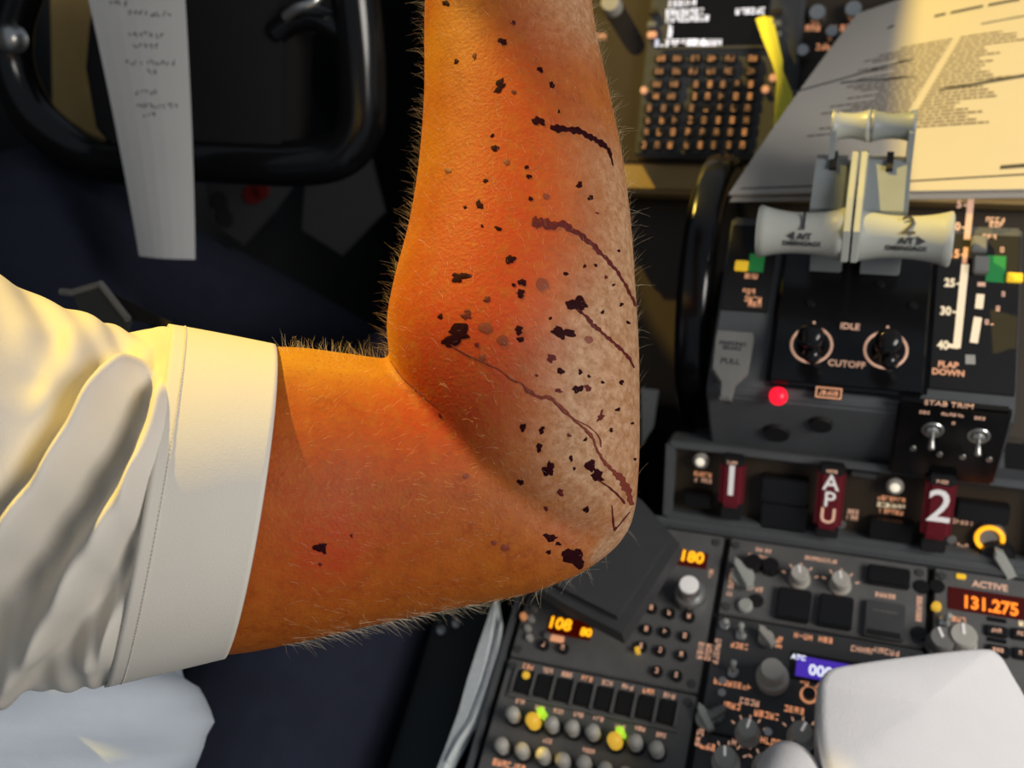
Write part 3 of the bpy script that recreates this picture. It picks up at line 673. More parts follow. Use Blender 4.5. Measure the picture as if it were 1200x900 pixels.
# yellow strip
ys_ = thing('yellow_paper_strip', 'bright yellow paper strip pinched in the middle over the display unit', 'paper strip', (0, 0, 0))
yl = [((884, 18), (903, 11), .90), ((893, 45), (910, 40), .88), ((905, 75), (917, 71), .858), ((908, 85), (917, 83), .85), ((910, 93), (921, 92), .845), ((908, 125), (933, 122), .82), ((906, 155), (936, 128), .80), ((900, 175), (932, 160), .785)]
rings = []
for a, c, d_ in yl:
    A_, C_ = dep(*a, d_), dep(*c, d_); n = -VD * .0006
    rings.append([A_, (A_ + C_) / 2 - VD * .002, C_, C_ + n, (A_ + C_) / 2 - VD * .002 + n, A_ + n])
obj('strip', loft(rings), YPAPER, ys_)

# ================================================================== WHITE TOWELS (lower right)
def soft_slab(name, outline, dtop, thick, m, label, cat, dome=.0, bev=.012):
    """outline in pixels at the top's distance; a rounded soft block standing on the panels"""
    P = [dep(px, py, d) for (px, py), d in zip(outline, dtop)]
    P = smooth_pts(P + [P[0]], 5)[:-1]
    c = sum(P, Vector()) / len(P); n = Vector((0, 0, 1)); rings = []
    for k, (s, dz) in enumerate(((1.0, -thick), (1.0, -thick * .5), (1.0, -bev), (.985, -bev * .45), (.955, -bev * .1), (.90, 0), (.6, dome * .6), (.3, dome * .9), (.04, dome))):
        rings.append([c + (p - c) * s + n * dz for p in P])
    o = obj(name, loft(rings), m, None, smooth=True); return tag(o, label, cat)
soft_slab('paper_towel', [(958, 800), (968, 783), (1000, 775), (1080, 764), (1150, 757), (1172, 762), (1188, 785), (1215, 840), (1225, 930), (1080, 960), (985, 925), (960, 870)], [.575, .575, .575, .578, .58, .58, .578, .57, .55, .535, .54, .555], .055, TOWEL, 'white folded paper towel block lying on the radio panels', 'paper towel', .004, .010)
ct = [dep(885, 915, .50), dep(925, 883, .505), dep(950, 900, .50), dep(985, 935, .49)]
# rolled towel: a soft short roll, its end cut off by the frame
ax0, ax1 = dep(930, 907, .57), dep(905, 1010, .50)
b = bmesh.new(); rings = []; axd = (ax1 - ax0).normalized(); sd = axd.cross(VD).normalized(); fd = axd.cross(sd)
for k, (tt, r) in enumerate(((-.012, .003), (-.010, .010), (-.004, .0155), (.006, .018), (.03, .019), (.06, .019), (.085, .018), (.09, .004))):
    c = ax0 + axd * tt; rings.append([c + (sd * math.cos(a) * 1.28 + fd * math.sin(a)) * r for a in [2 * math.pi * i / 28 for i in range(28)]])
tag(obj('towel_roll', loft(rings), TOWEL, None, smooth=True), 'small rolled white paper towel in front of the folded one', 'paper towel')

# ================================================================== CONTROL YOKE, NOTES, PEDALS (captain's side)
YN = Vector((.12, -.82, .56)).normalized(); YO = dep(225, 60, .86)
def yk(px, py, off=0.): return onp(px, py, YO + YN * off, YN)
yoke = thing('control_yoke', 'black control yoke with two curved horns behind the handwritten notes', 'yoke', (0, 0, 0))
obj('left_horn', tube(smooth_pts([yk(38, -60), yk(26, -20), yk(12, 30), yk(14, 80), yk(36, 130), yk(72, 165), yk(118, 188), yk(170, 190)]), .021, 16), GLOSS, yoke, smooth=True)
obj('right_horn', tube(smooth_pts([yk(215, 186), yk(290, 190), yk(350, 191), yk(398, 182), yk(422, 150), yk(424, 90), yk(420, 30), yk(412, -30), yk(400, -80)]), .021, 16), GLOSS, yoke, smooth=True)
def prism_on(pxs, o, n, thick, bev=.004):
    P = [onp(px, py, o, n) for px, py in pxs]; b = bmesh.new()
    lo = [b.verts.new(p - n * thick) for p in P]; hi = [b.verts.new(p) for p in P]; k = len(P)
    b.faces.new(lo[::-1]); top = b.faces.new(hi)
    for i in range(k): b.faces.new((lo[i], lo[(i + 1) % k], hi[(i + 1) % k], hi[i]))
    bmesh.ops.recalc_face_normals(b, faces=b.faces[:])
    if bev: bmesh.ops.bevel(b, geom=list(top.edges), offset=bev, segments=2, affect='EDGES')
    return b
obj('hub', prism_on([(112, -40), (330, -40), (338, 60), (335, 200), (230, 208), (150, 200), (108, 150), (96, 80), (100, 30)], YO + YN * .01, YN, .05, .006), MATTE, yoke)
obj('upper_spoke', tube(smooth_pts([yk(322, 40, .004), yk(345, 24, .004), yk(372, 22, .004), yk(404, 40, .004)]), .011, 12), GLOSS, yoke, smooth=True)
obj('glint_bar', tube(smooth_pts([yk(334, 20, .02), yk(348, 10, .025), yk(366, 4, .025), yk(376, -8, .02)]), .0045, 10), SILVER, yoke, smooth=True)  # metal bar added to give the yoke its silver glint
o = obj('horn_glint', lathe([(0, 0), (.012, 0), (.013, .012), (.009, .018), (0, .019)], 18), SILVER, yoke, yk(20, 46, .012), YN.to_track_quat('Z', 'Y').to_euler(), smooth=True)  # silver stud added for the highlight on the left horn
obj('column', tube([yk(225, 60, -.04), yk(225, 60, -.04) + Vector((0, .3, -.12))], .03, 16), MATTE, yoke, smooth=True)
tag(obj('tan_panel', prism_on([(55, -30), (112, -30), (125, 170), (60, 175)], dep(90, 60, 1.02), YN, .02), mat('sunlit_tan_colour', (.75, .50, .18), .6)), 'tan cockpit panel seen between the left yoke horn and the notes', 'panel')  # tan raised to gold in place of sunlight that misses it
nt_ = thing('note_strip', 'long white paper strip with handwritten notes clipped to the yoke', 'paper', (0, 0, 0))
nO = dep(170, 150, .80)
nc = [onp(px, py, nO, YN) for px, py in ((166, 299), (231, 303), (217, -40), (98, -40))]
pgo, NS = sheet('paper', nc, 6, 20, .0006, PAPER, nt_, lambda u, v: .004 * math.sin(u * math.pi) + .012 * (v - .5) ** 2)
hw = bmesh.new(); rr = random.Random(11)
for v, n, u0 in ((.99, 8, .30), (.945, 5, .22), (.915, 9, .22), (.88, 4, .22), (.85, 8, .42), (.78, 7, .38), (.745, 5, .42), (.69, 10, .30), (.66, 2, .55), (.59, 5, .36), (.545, 9, .34), (.515, 3, .42)):
    for k in range(n):
        u = u0 + k * .058; a = [NS(u + rr.uniform(0, .05), v + rr.uniform(-.010, .010)) for _ in range(4)]
        for p, q in zip(a, a[1:]):
            s = (q - p).cross(YN)
            if s.length < 1e-6: continue
            s = s.normalized() * .0005; hw.faces.new([hw.verts.new(x) for x in (p - s, p + s, q + s, q - s)])
obj('handwriting', hw, mat('pencil_grey', (.22, .24, .26), .7), nt_)
def pedal(pxs, d, label, holes):
    o_ = dep(*pxs[0], d); n_ = Vector((.1, -.8, .6)).normalized()
    t = thing('rudder_pedal', label, 'pedal', (0, 0, 0))
    obj('plate', prism_on(pxs, o_, n_, .012, .002), mat('pedal_dark_metal', (.035, .037, .04), .5), t)
    for px, py in holes: obj('tread_stud', lathe([(0, 0), (.012, 0), (.011, .003), (0, .003)], 14), MATTE if px < 268 else SCABR, t, onp(px, py, o_, n_), n_.to_track_quat('Z', 'Y').to_euler())
    return t
pedal([(240, 211), (345, 211), (318, 250), (284, 288), (246, 262)], 1.12, 'dark grey rudder pedal with round studs below the yoke', ((258, 236), (264, 255), (296, 228), (305, 222)))
pedal([(356, 212), (432, 186), (448, 250), (400, 300), (352, 270)], 1.14, 'dim grey rudder pedal nearest the bare forearm', ())

# ================================================================== SEAT, ARMREST, STRAP
seat = thing('pilot_seat', 'dark pilot seat under the seated person at the left', 'seat', (-.52, .08, -.65))
obj('cushion', box(-.20, .16, -.30, .30, .34, .43, .02, 3), MATTE, seat); obj('pedestal', box(-.12, .12, -.15, .15, 0, .34, .01), MATTE, seat)
obj('backrest', box(-.20, .20, -.40, -.30, .34, 1.15, .03, 3), MATTE, seat)
sp = prism_on([(498, 716), (575, 700), (578, 730), (512, 905), (440, 905), (470, 800)], dep(530, 760, .86), Vector((.35, -.35, .87)).normalized(), .02, .003)
bmesh.ops.translate(sp, vec=-Vector((-.52, .08, -.65)), verts=sp.verts[:]); obj('side_shell', sp, TEAL, seat)
for px, py in ((517, 738), (535, 730)):
    n_ = Vector((.35, -.35, .87)).normalized(); obj('rivet', lathe([(0, 0), (.005, 0), (.004, .003), (0, .0035)], 12), SILVER, seat, onp(px, py, dep(530, 760, .86), n_) - Vector((-.52, .08, -.65)), n_.to_track_quat('Z', 'Y').to_euler())
sp = prism_on([(376, 905), (396, 876), (425, 850), (444, 828), (440, 868), (430, 905)], dep(420, 870, .80), Vector((.2, -.5, .85)).normalized(), .015, .003)
bmesh.ops.translate(sp, vec=-Vector((-.52, .08, -.65)), verts=sp.verts[:]); obj('bracket', sp, FRAME, seat)
st = thing('webbing_strap', 'pale blue grey webbing strap hanging between seat and pedestal', 'strap', (0, 0, 0))
for nm, off, seg in (('webbing', 0., [((577, 708), (584, 703)), ((562, 752), (590, 735)), ((548, 795), (588, 772)), ((537, 835), (572, 815)), ((524, 870), (552, 862)), ((513, 898), (530, 905)), ((500, 930), (515, 935))]),
                     ('folded_edge', .003, [((586, 722), (590, 733)), ((578, 760), (589, 768)), ((566, 800), (576, 806)), ((550, 842), (560, 850)), ((533, 868), (542, 872)), ((522, 890), (528, 896))])):
    rings = []
    for k, (a, c) in enumerate(seg):
        z_ = -.004 + off - .0006 * k; P0, P1 = onz(*a, z_), onz(*c, z_ - .003); mid = (P0 + P1) / 2 + Vector((0, 0, .003)); dn = Vector((0, 0, -.002))
        rings.append([P0, mid, P1, P1 + dn, mid + dn, P0 + dn])
    obj(nm, loft(rings), STRAPM, st)
ar = thing('armrest', 'dark grey padded armrest under the elbow over the radio panel', 'armrest', (0, 0, 0))
AZ = .062
ap = [onz(px, py, AZ) for px, py in ((796, 632), (727, 737), (655, 700), (560, 640), (520, 560), (700, 540), (752, 582))]
b = prism([(p.x, p.y) for p in ap], AZ - .026, AZ, .007)
obj('pad', b, GREYPAD, ar)
a_, c_ = onz(560, 640, AZ), onz(520, 560, AZ)
obj('support_arm', tube([(a_ + c_) / 2 + Vector((.05, .0, -.03)), (a_ + c_) / 2 + Vector((-.10, -.06, -.10)), Vector((-.38, .12, -.22))], .018, 12), MATTE, ar, smooth=True)
tag(obj('loose_card', prism_on([(752, 455), (772, 457), (766, 500), (752, 522)], dep(760, 480, .92), Vector((.1, -.6, .8)).normalized(), .003, 0), STRAPM), 'small pale card edge showing just right of the elbow', 'card')
bk = thing('belt_buckle', 'grey metal belt buckle with dark strap behind the sleeve', 'buckle', (0, 0, 0))
bo, bn = dep(115, 350, .62), Vector((-.1, -.5, .86)).normalized()
obj('tongue', prism_on([(84, 345), (118, 333), (148, 372), (140, 395), (100, 390)], bo, bn, .006, .0012), mat('buckle_grey', (.10, .11, .11), .4, .5), bk)
obj('frame_edge', tube([onp(72, 342, bo, bn), onp(84, 343, bo, bn), onp(118, 333, bo, bn), onp(150, 374, bo, bn)], .0025, 8), KNOBD, bk)
obj('strap', prism_on([(122, 345), (130, 342), (200, 378), (196, 384), (150, 374)], bo - bn * .004, bn, .003, 0), MATTE, bk)

# ================================================================== THE PERSON
person = thing('person', 'person in white short sleeves raising a grazed, bent bare arm', 'person', (0, 0, 0))
def remesh(bms, voxel, smooth=2, name='arm'):
    b = bmesh.new()
    for q in bms:
        me = bpy.data.meshes.new('t'); q.to_mesh(me); q.free(); b.from_mesh(me); bpy.data.meshes.remove(me)
    me = bpy.data.meshes.new(name); b.to_mesh(me); b.free()
    o = bpy.data.objects.new('tmp', me); COL.objects.link(o)
    md = o.modifiers.new('r', 'REMESH'); md.mode = 'VOXEL'; md.voxel_size = voxel
    if smooth: sm = o.modifiers.new('s', 'SMOOTH'); sm.factor = .5; sm.iterations = smooth
    bpy.context.view_layer.update()
    out = bpy.data.meshes.new_from_object(o.evaluated_get(bpy.context.evaluated_depsgraph_get()))
    bpy.data.objects.remove(o); bpy.data.meshes.remove(me); out.name = name; return out
def arm_loft(st, n=40, k=.9):
    """stations: (edge pixel a, edge pixel b, distance, depth ratio); resampled smoothly"""
    A_ = smooth_pts([dep(*s[0], s[2]) for s in st], 5); B_ = smooth_pts([dep(*s[1], s[2]) for s in st], 5)
    K = smooth_pts([Vector((s[3], 0, 0)) for s in st], 5); rings = []
    for a, c, kk in zip(A_, B_, K):
        m = (a + c) / 2; h = (c - a) / 2; d_ = VD * h.length * kk.x
        rings.append([m + h * math.cos(t) + d_ * math.sin(t) for t in [2 * math.pi * i / n for i in range(n)]])
    return loft(rings)
DA = .405
upper = [((-420, 330), (-440, 830), .40, .9), ((-200, 410), (-220, 770), .404, .75), ((0, 420), (-20, 760), .404, .75), ((200, 412), (165, 765), .404, .82), ((330, 406), (275, 763), .404, .86), ((400, 413), (365, 747), .406, .86), ((458, 421), (450, 728), .408, .82),
         ((528, 428), (545, 709), .410, .80), ((595, 448), (620, 694), .411, .80), ((655, 490), (680, 670), .412, .82), ((695, 535), (710, 650), .412, .85), ((715, 580), (724, 632), .413, .8)]
fore = [((513, -260), (650, -260), .450, .72), ((505, -140), (668, -140), .442, .74), ((499, -40), (688, -40), .434, .78), ((497, 40), (699, 40), .428, .8), ((497, 110), (714, 110), .423, .82), ((491, 190), (730, 190), .418, .84), ((480, 260), (739, 262), .413, .86), ((463, 325), (744, 335), .409, .87), ((454, 375), (748, 405), .406, .87),
        ((458, 420), (749, 470), .405, .85), ((476, 478), (749, 530), .406, .84), ((510, 548), (746, 578), .408, .84), ((560, 605), (741, 604), .410, .82), ((620, 645), (728, 628), .411, .75), ((675, 655), (715, 642), .412, .6)]
back = [((640, 470), (748, 470), .41, .8), ((615, 540), (748, 552), .41, .85), ((610, 600), (742, 606), .411, .85), ((620, 640), (724, 638), .412, .8), ((640, 668), (700, 658), .412, .7), ((655, 682), (678, 674), .412, .5)]
# the hand, beyond the frame: palm and five bent fingers
wr = dep(581, -260, .45); hd = (dep(575, -420, .46) - wr).normalized(); hs = hd.cross(VD).normalized(); hn = hs.cross(hd)
def ring(c, a, b_, n=24): return [c + hs * math.cos(t) * a + hn * math.sin(t) * b_ for t in [2 * math.pi * i / n for i in range(n)]]
palm = loft([ring(wr - hd * .012, .029, .021), ring(wr + hd * .02, .031, .019), ring(wr + hd * .06, .042, .016), ring(wr + hd * .09, .043, .014), ring(wr + hd * .10, .038, .010)])
fing = []
for k, (off, Lh) in enumerate(((-.031, .062), (-.0105, .078), (.0105, .083), (.031, .074))):
    p0 = wr + hd * .085 + hs * off; p1 = p0 + hd * (.012 + Lh * .45); p2 = p1 + (hd * .75 + hn * .66).normalized() * Lh * .3; p3 = p2 + (hd * .35 + hn * .93).normalized() * Lh * .25
    fing.append(tube(smooth_pts([p0, p1, p2, p3], 3), [.0098] * 4 + [.0092] * 3 + [.0085] * 2 + [.006], 12))
p0 = wr + hd * .025 - hs * .02; p1 = p0 + (hd * .6 - hs * .8) * .035; p2 = p1 + (hd * .85 - hs * .4 + hn * .3).normalized() * .032; p3 = p2 + (hd + hn * .4).normalized() * .026
fing.append(tube(smooth_pts([p0, p1, p2, p3], 3), [.014] * 3 + [.0115] * 3 + [.0105] * 3 + [.007], 12))
armme = remesh([arm_loft(upper), arm_loft(fore), arm_loft(back), palm] + fing, .0016, 14)
nv = len(armme.vertices); co = np.empty(nv * 3, 'f'); armme.vertices.foreach_get('co', co); co = co.reshape(-1, 3)
nf = len(armme.polygons); bv = BVHTree.FromPolygons([tuple(c) for c in co], [tuple(p.vertices) for p in armme.polygons])
def hit(px, py):
    h = bv.ray_cast(Vector(CP), Vector(ray(px, py)).normalized()); return (h[0], h[1]) if h[0] is not None else (None, None)
def field(cs):
    f = np.zeros(nv)
    for px, py, r, w in cs:
        p, _ = hit(px, py)
        if p is None: continue
        d2 = ((co - np.array(p)) ** 2).sum(1); f += w * np.exp(-d2 / (r * r))
    return np.clip(f, 0, 1)
flush = field([(565, 330, .040, .75), (590, 235, .032, .55), (600, 120, .03, .6), (560, 420, .03, .6), (520, 470, .02, .4), (620, 40, .02, .35), (385, 645, .013, .7), (450, 560, .05, .35), (350, 600, .05, .3), (660, 620, .012, .4)])
pale = field([(680, 10, .024, .9), (722, 120, .018, .55), (725, 210, .022, .8), (735, 290, .020, .7), (735, 360, .024, .8), (712, 410, .024, .5), (735, 440, .028, .8), (700, 480, .024, .5), (735, 520, .026, .8), (660, 545, .020, .35), (700, 600, .02, .45), (740, 600, .010, .6), (732, 622, .009, 1.), (722, 636, .009, 1.), (704, 649, .006, 1.)])  # paler outer arm: tan line plus neutral side light in the colour; callused elbow
sun_ochre = field([(390, 415, .022, 1.), (450, 425, .018, .9), (340, 410, .02, .9), (470, 300, .018, .5), (505, 60, .02, .5), (500, 180, .02, .5)])  # yellow of the sun along the arm's lit edges, painted into the skin
for nm, fld in (('flush', flush), ('pale', pale), ('sun_ochre', sun_ochre)):
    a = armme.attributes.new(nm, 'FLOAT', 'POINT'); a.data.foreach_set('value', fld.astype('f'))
SKIN = bpy.data.materials.new('tanned_skin'); SKIN.use_nodes = True; ntree = SKIN.node_tree; bs = ntree.nodes['Principled BSDF']
def N(t, **k):
    n = ntree.nodes.new(t)
    for a, v in k.items(): setattr(n, a, v)
    return n
tc = N('ShaderNodeTexCoord')
def noise(sc, det=4, rough=.55):
    n = N('ShaderNodeTexNoise'); n.inputs['Scale'].default_value = sc; n.inputs['Detail'].default_value = det; n.inputs['Roughness'].default_value = rough
    ntree.links.new(tc.outputs['Object'], n.inputs['Vector']); return n.outputs['Fac']
def mixc(fac, a, c):
    m = N('ShaderNodeMix', data_type='RGBA')
    for s, v in ((0, fac), (6, a), (7, c)):
        if isinstance(v, tuple): m.inputs[s].default_value = (*v, 1)
        elif isinstance(v, float): m.inputs[s].default_value = v
        else: ntree.links.new(v, m.inputs[s])
    return m.outputs[2]
def mth(op, a, c):
    m = N('ShaderNodeMath', operation=op, use_clamp=True)
    for i, v in enumerate((a, c)):
        if isinstance(v, float): m.inputs[i].default_value = v
        else: ntree.links.new(v, m.inputs[i])
    return m.outputs[0]
def ramp(v, lo, hi):
    m = N('ShaderNodeMapRange'); m.inputs[1].default_value = lo; m.inputs[2].default_value = hi; ntree.links.new(v, m.inputs[0]); return m.outputs[0]
def attr(nm): a = N('ShaderNodeAttribute'); a.attribute_name = nm; return a.outputs['Fac']
basec = mixc(ramp(noise(120.), .35, .65), (.29, .064, .003), (.42, .118, .008))
basec = mixc(ramp(noise(420., 3), .42, .66), basec, (.40, .100, .006))
basec = mixc(attr('sun_ochre'), basec, (.50, .24, .010))
basec = mixc(mth('MULTIPLY', attr('flush'), mth('ADD', ramp(noise(260.), .3, .7), .35)), basec, (.42, .045, .005))
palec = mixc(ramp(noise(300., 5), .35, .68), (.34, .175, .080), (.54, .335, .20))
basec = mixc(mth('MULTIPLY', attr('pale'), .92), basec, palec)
basec = mixc(mth('MULTIPLY', ramp(noise(700., 2), .58, .70), .5), basec, (.26, .07, .02))   # freckles
ntree.links.new(basec, bs.inputs['Base Color'])
bs.inputs['Roughness'].default_value = .55; bs.inputs['Specular IOR Level'].default_value = .28
bs.inputs['Subsurface Weight'].default_value = .07; bs.inputs['Subsurface Radius'].default_value = (.005, .0016, .0008); bs.inputs['Subsurface Scale'].default_value = .6
bp = N('ShaderNodeBump'); bp.inputs['Strength'].default_value = .35; bp.inputs['Distance'].default_value = .0006
vor = N('ShaderNodeTexVoronoi'); vor.inputs['Scale'].default_value = 520; ntree.links.new(tc.outputs['Object'], vor.inputs['Vector'])
hsum = N('ShaderNodeMath', operation='MULTIPLY_ADD'); ntree.links.new(vor.outputs['Distance'], hsum.inputs[0]); hsum.inputs[1].default_value = .45; ntree.links.new(noise(900., 4), hsum.inputs[2])
ntree.links.new(hsum.outputs[0], bp.inputs['Height']); ntree.links.new(bp.outputs['Normal'], bs.inputs['Normal'])
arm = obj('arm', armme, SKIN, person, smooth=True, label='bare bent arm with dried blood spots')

# scabs and streaks: thin raised crusts that follow the skin
def patch(pts2d, lift, name, m, label=None):
    """pts2d: centre followed by rim pixels, two inner rings; every vertex sits on the arm"""
    c, rim = pts2d[0], pts2d[1:]; b = bmesh.new(); n = len(rim); R3 = []
    for s, h in ((1., .00003), (.82, lift * .75), (.45, lift)):
        row = []
        for q in rim:
            p, nn = hit(c[0] + (q[0] - c[0]) * s, c[1] + (q[1] - c[1]) * s)
            if p is None: b.free(); return None
            row.append(b.verts.new(p + nn * (h * random.uniform(.7, 1.3) + .00012)))
        R3.append(row)
    p, nn = hit(*c); cv = b.verts.new(p + nn * (lift + .00012))
    for a, d_ in zip(R3, R3[1:]):
        for i in range(n): b.faces.new((a[i], a[(i + 1) % n], d_[(i + 1) % n], d_[i]))
    for i in range(n): b.faces.new((R3[-1][i], R3[-1][(i + 1) % n], cv))
    bmesh.ops.recalc_face_normals(b, faces=b.faces[:])
    return obj(name, b, m, arm, label=label, smooth=True)
def blob(px, py, rx, ry=None, ang=0., rough=.28, m=SCAB, lift=.00018, name='scab', n=None):
    ry = ry or rx; n = n or (14 if rx < 5 else 26); ca, sa = math.cos(ang), math.sin(ang); rim = []
    ph = [random.uniform(0, 6.28) for _ in range(4)]
    for i in range(n):
        t = 2 * math.pi * i / n; k = 1 + rough * (.5 * math.sin(2 * t + ph[0]) + .4 * math.sin(3 * t + ph[1]) + .35 * math.sin(5 * t + ph[2])) + random.uniform(-rough, rough) * .4
        x, y = math.cos(t) * rx * k, math.sin(t) * ry * k; rim.append((px + x * ca - y * sa, py + x * sa + y * ca))
    return patch([(px, py)] + rim, lift, name, m)
big = [(586, 101, 9, 5, -.9), (631, 142, 7, 5, .6), (535, 393, 17, 11, -.35), (676, 357, 12, 8, .6), (660, 390, 12, 7, .3), (643, 550, 6, 9, 0), (692, 546, 5, 9, -.5), (700, 557, 8, 6, .2), (674, 655, 14, 8, .25), (684, 660, 8, 8, 0), (665, 650, 6, 8, .3), (376, 642, 6, 7, .3), (539, 325, 9, 6, -.3), (645, 630, 8, 4, -.1)]
for px, py, rx, ry, a in big: blob(px, py, rx, ry, a, .45)
for px, py, r in ((523, 4, 4), (589, 49, 5), (535, 72, 2.8), (633, 82, 4), (647, 100, 3.6), (655, 131, 2), (580, 174, 4.5), (617, 196, 2.8), (620, 207, 3), (569, 212, 2.6), (622, 233, 3), (562, 240, 5), (545, 243, 2.2), (679, 217, 3.8), (692, 232, 3.3), (584, 268, 3.8), (565, 265, 2), (598, 304, 5.5), (612, 331, 4.6), (610, 344, 5), (602, 334, 2.4), (516, 371, 3.6), (608, 387, 5), (610, 398, 4.4), (663, 321, 2.8), (685, 312, 2.2), (698, 311, 2.1), (719, 334, 2), (728, 357, 2.4), (706, 366, 2.3), (736, 378, 2.6), (725, 294, 2),
                  (657, 435, 4), (677, 456, 5.5), (680, 436, 3), (706, 448, 2.3), (728, 448, 3), (724, 480, 3), (741, 496, 2), (716, 504, 2.5), (613, 501, 4.4), (635, 504, 4.4), (632, 524, 5), (610, 565, 3.6), (669, 537, 3), (673, 549, 2), (687, 597, 4.2), (643, 647, 3), (654, 637, 2.8), (744, 538, 2), (686, 515, 2.6), (645, 373, 2.2), (577, 159, 2.4), (690, 441, 2.1)):
    blob(px, py, r, r * random.uniform(.7, 1.), random.uniform(0, 3), .35)
for px, py, r in ((556, 66, 3.5), (602, 108, 3.2), (547, 369, 6), (571, 351, 4), (559, 404, 3.2), (646, 420, 5.5), (629, 440, 2.2), (655, 458, 4), (689, 455, 4), (704, 489, 4), (516, 487, 2.6), (602, 27, 3.4), (516, 371, 2.5), (657, 577, 4), (640, 596, 2.8), (667, 510, 2.5), (700, 250, 2), (710, 325, 2.2), (375, 661, 2.6), (412, 628, 2.2)):
    blob(px, py, r, r * random.uniform(.6, 1.), random.uniform(0, 3), .4, SCABR, .00014)
for px, py, r in ((635, 333, 8), (569, 384, 8), (589, 399, 7), (594, 190, 4), (690, 398, 5), (592, 642, 5), (579, 636, 3.5), (640, 230, 4), (525, 200, 4), (546, 558, 4), (565, 420, 5)):
    blob(px, py, r, r * .85, 0, .15, BRUISE_CREASE, .00012, 'bruise_spot')
def streak(pts, m, lift=.0003, name='blood_streak', label=None, jit=.45):
    P = smooth_pts([Vector((x, y, w)) for x, y, w in pts], 7); b = bmesh.new(); rows = []; ph = [random.uniform(0, 6) for _ in range(4)]
    for i, p in enumerate(P):
        t = P[min(i + 1, len(P) - 1)] - P[max(i - 1, 0)]; nx, ny = -t.y, t.x; l = math.hypot(nx, ny) or 1; nx /= l; ny /= l
        row = []
        for s, h in ((-1, .00003), (-.55, .8), (0, 1.), (.55, .8), (1, .00003)):
            w = p.z * .42 * (1 + jit * (.6 * math.sin(i * .55 + ph[0 if s < 0 else 1]) + .5 * math.sin(i * 1.3 + ph[2 if s < 0 else 3]) + random.uniform(-.25, .25))); q, nn = hit(p.x + nx * w * s, p.y + ny * w * s)
            if q is None: row = None; break
            row.append(b.verts.new(q + nn * ((h * lift if h > .001 else h) + .00012)))
        if row: rows.append(row)
    for a, d_ in zip(rows, rows[1:]):
        for i in range(4): b.faces.new((a[i], a[i + 1], d_[i + 1], d_[i]))
    bmesh.ops.recalc_face_normals(b, faces=b.faces[:])
    return obj(name, b, m, arm, label=label, smooth=True)
streak([(645, 149, 7), (655, 151, 9), (668, 152, 8), (679, 154, 9), (690, 160, 7), (698, 164, 8), (707, 170, 7), (713, 176, 5), (716, 185, 3), (718, 194, 1.5)], SCAB, .0003, label='black crusted cut', jit=.4)
streak([(624, 258, 9), (632, 261, 16), (645, 264, 11), (658, 263, 9), (670, 269, 8), (682, 277, 7), (692, 285, 7), (701, 294, 6), (710, 303, 5), (718, 312, 5), (725, 321, 4), (731, 331, 4), (737, 342, 4), (742, 352, 4), (746, 361, 3)], SCABR, .0002, label='dark red trickle')
streak([(676, 362, 4), (686, 370, 3), (693, 379, 7), (700, 385, 5), (709, 393, 4.5), (717, 400, 4), (724, 406, 4.5), (731, 413, 4), (737, 420, 4), (743, 431, 3)], SCABR, .0002)
streak([(528, 404, 2.5), (548, 416, 2), (568, 425, 2.5), (586, 434, 2), (600, 445, 3), (612, 450, 2.5), (620, 459, 6), (632, 465, 5), (645, 466, 4.5), (655, 475, 5), (667, 486, 4), (678, 497, 3), (688, 505, 5), (695, 515, 4), (700, 528, 3), (706, 538, 5), (714, 548, 4.5), (722, 555, 7), (729, 563, 10), (734, 572, 10), (738, 582, 8), (740, 592, 5)], STREAK, .00014, label='brown red trickle running to the elbow')
streak([(630, 463, 1.5), (648, 470, 2), (660, 483, 1.6), (675, 492, 1.5), (690, 500, 1.4), (702, 512, 2), (704, 524, 1.6)], STREAK, .0002)
streak([(700, 562, 2), (712, 570, 2.5), (722, 578, 3), (732, 590, 3)], SCABR, .0002); streak([(717, 592, 1.8), (718, 605, 2.2), (720, 621, 2.6), (722, 617, 1.5)], SCABR, .0002); streak([(720, 622, 1.8), (728, 612, 1.6), (738, 600, 1.5)], SCABR, .0002)
streak([(706, 480, 2), (703, 488, 3), (700, 494, 2)], SCABR, .0002); streak([(458, 423, 1), (470, 440, 2.2), (485, 455, 2), (500, 468, 1.6), (516, 478, 1)], BRUISE_CREASE, .0001, 'crease_shade')  # last strip paints the elbow crease's shade in the bruise colour
# fine arm hair
hb = []; hf = []
def hair(p, d_, Lh, r0):
    a = d_.orthogonal().normalized(); c = d_.cross(a); k0 = len(hb); bend = Vector((0, 0, -1)) * Lh * .25 + Vector([random.uniform(-1, 1) for _ in range(3)]) * Lh * .22
    for s in (0., .5, 1.):
        ctr_ = p + d_ * Lh * s + bend * s * s; r = r0 * (1 - .75 * s)
        for i in range(3): t = 2.0944 * i; hb.append(ctr_ + (a * math.cos(t) + c * math.sin(t)) * r)
    for s in range(2):
        for i in range(3): j = (i + 1) % 3; hf.append((k0 + s * 3 + i, k0 + s * 3 + j, k0 + s * 3 + 3 + j, k0 + s * 3 + 3 + i))
nrm = np.empty(nv * 3, 'f'); armme.vertices.foreach_get('normal', nrm); nrm = nrm.reshape(-1, 3)
cc = (co - CP) @ CR; sx_, sy_ = 600 + F * cc[:, 0] / cc[:, 2], 450 + F * cc[:, 1] / cc[:, 2]
face = -(nrm * ((co - CP) / np.linalg.norm(co - CP, axis=1)[:, None])).sum(1)
idx = np.where((sx_ > 330) & (sy_ > -60) & (face > -.35))[0]
fdir = dep(595, 0, .43) - dep(610, 400, .41); fdir.normalize(); udir = dep(300, 580, .404) - dep(600, 600, .41); udir.normalize()
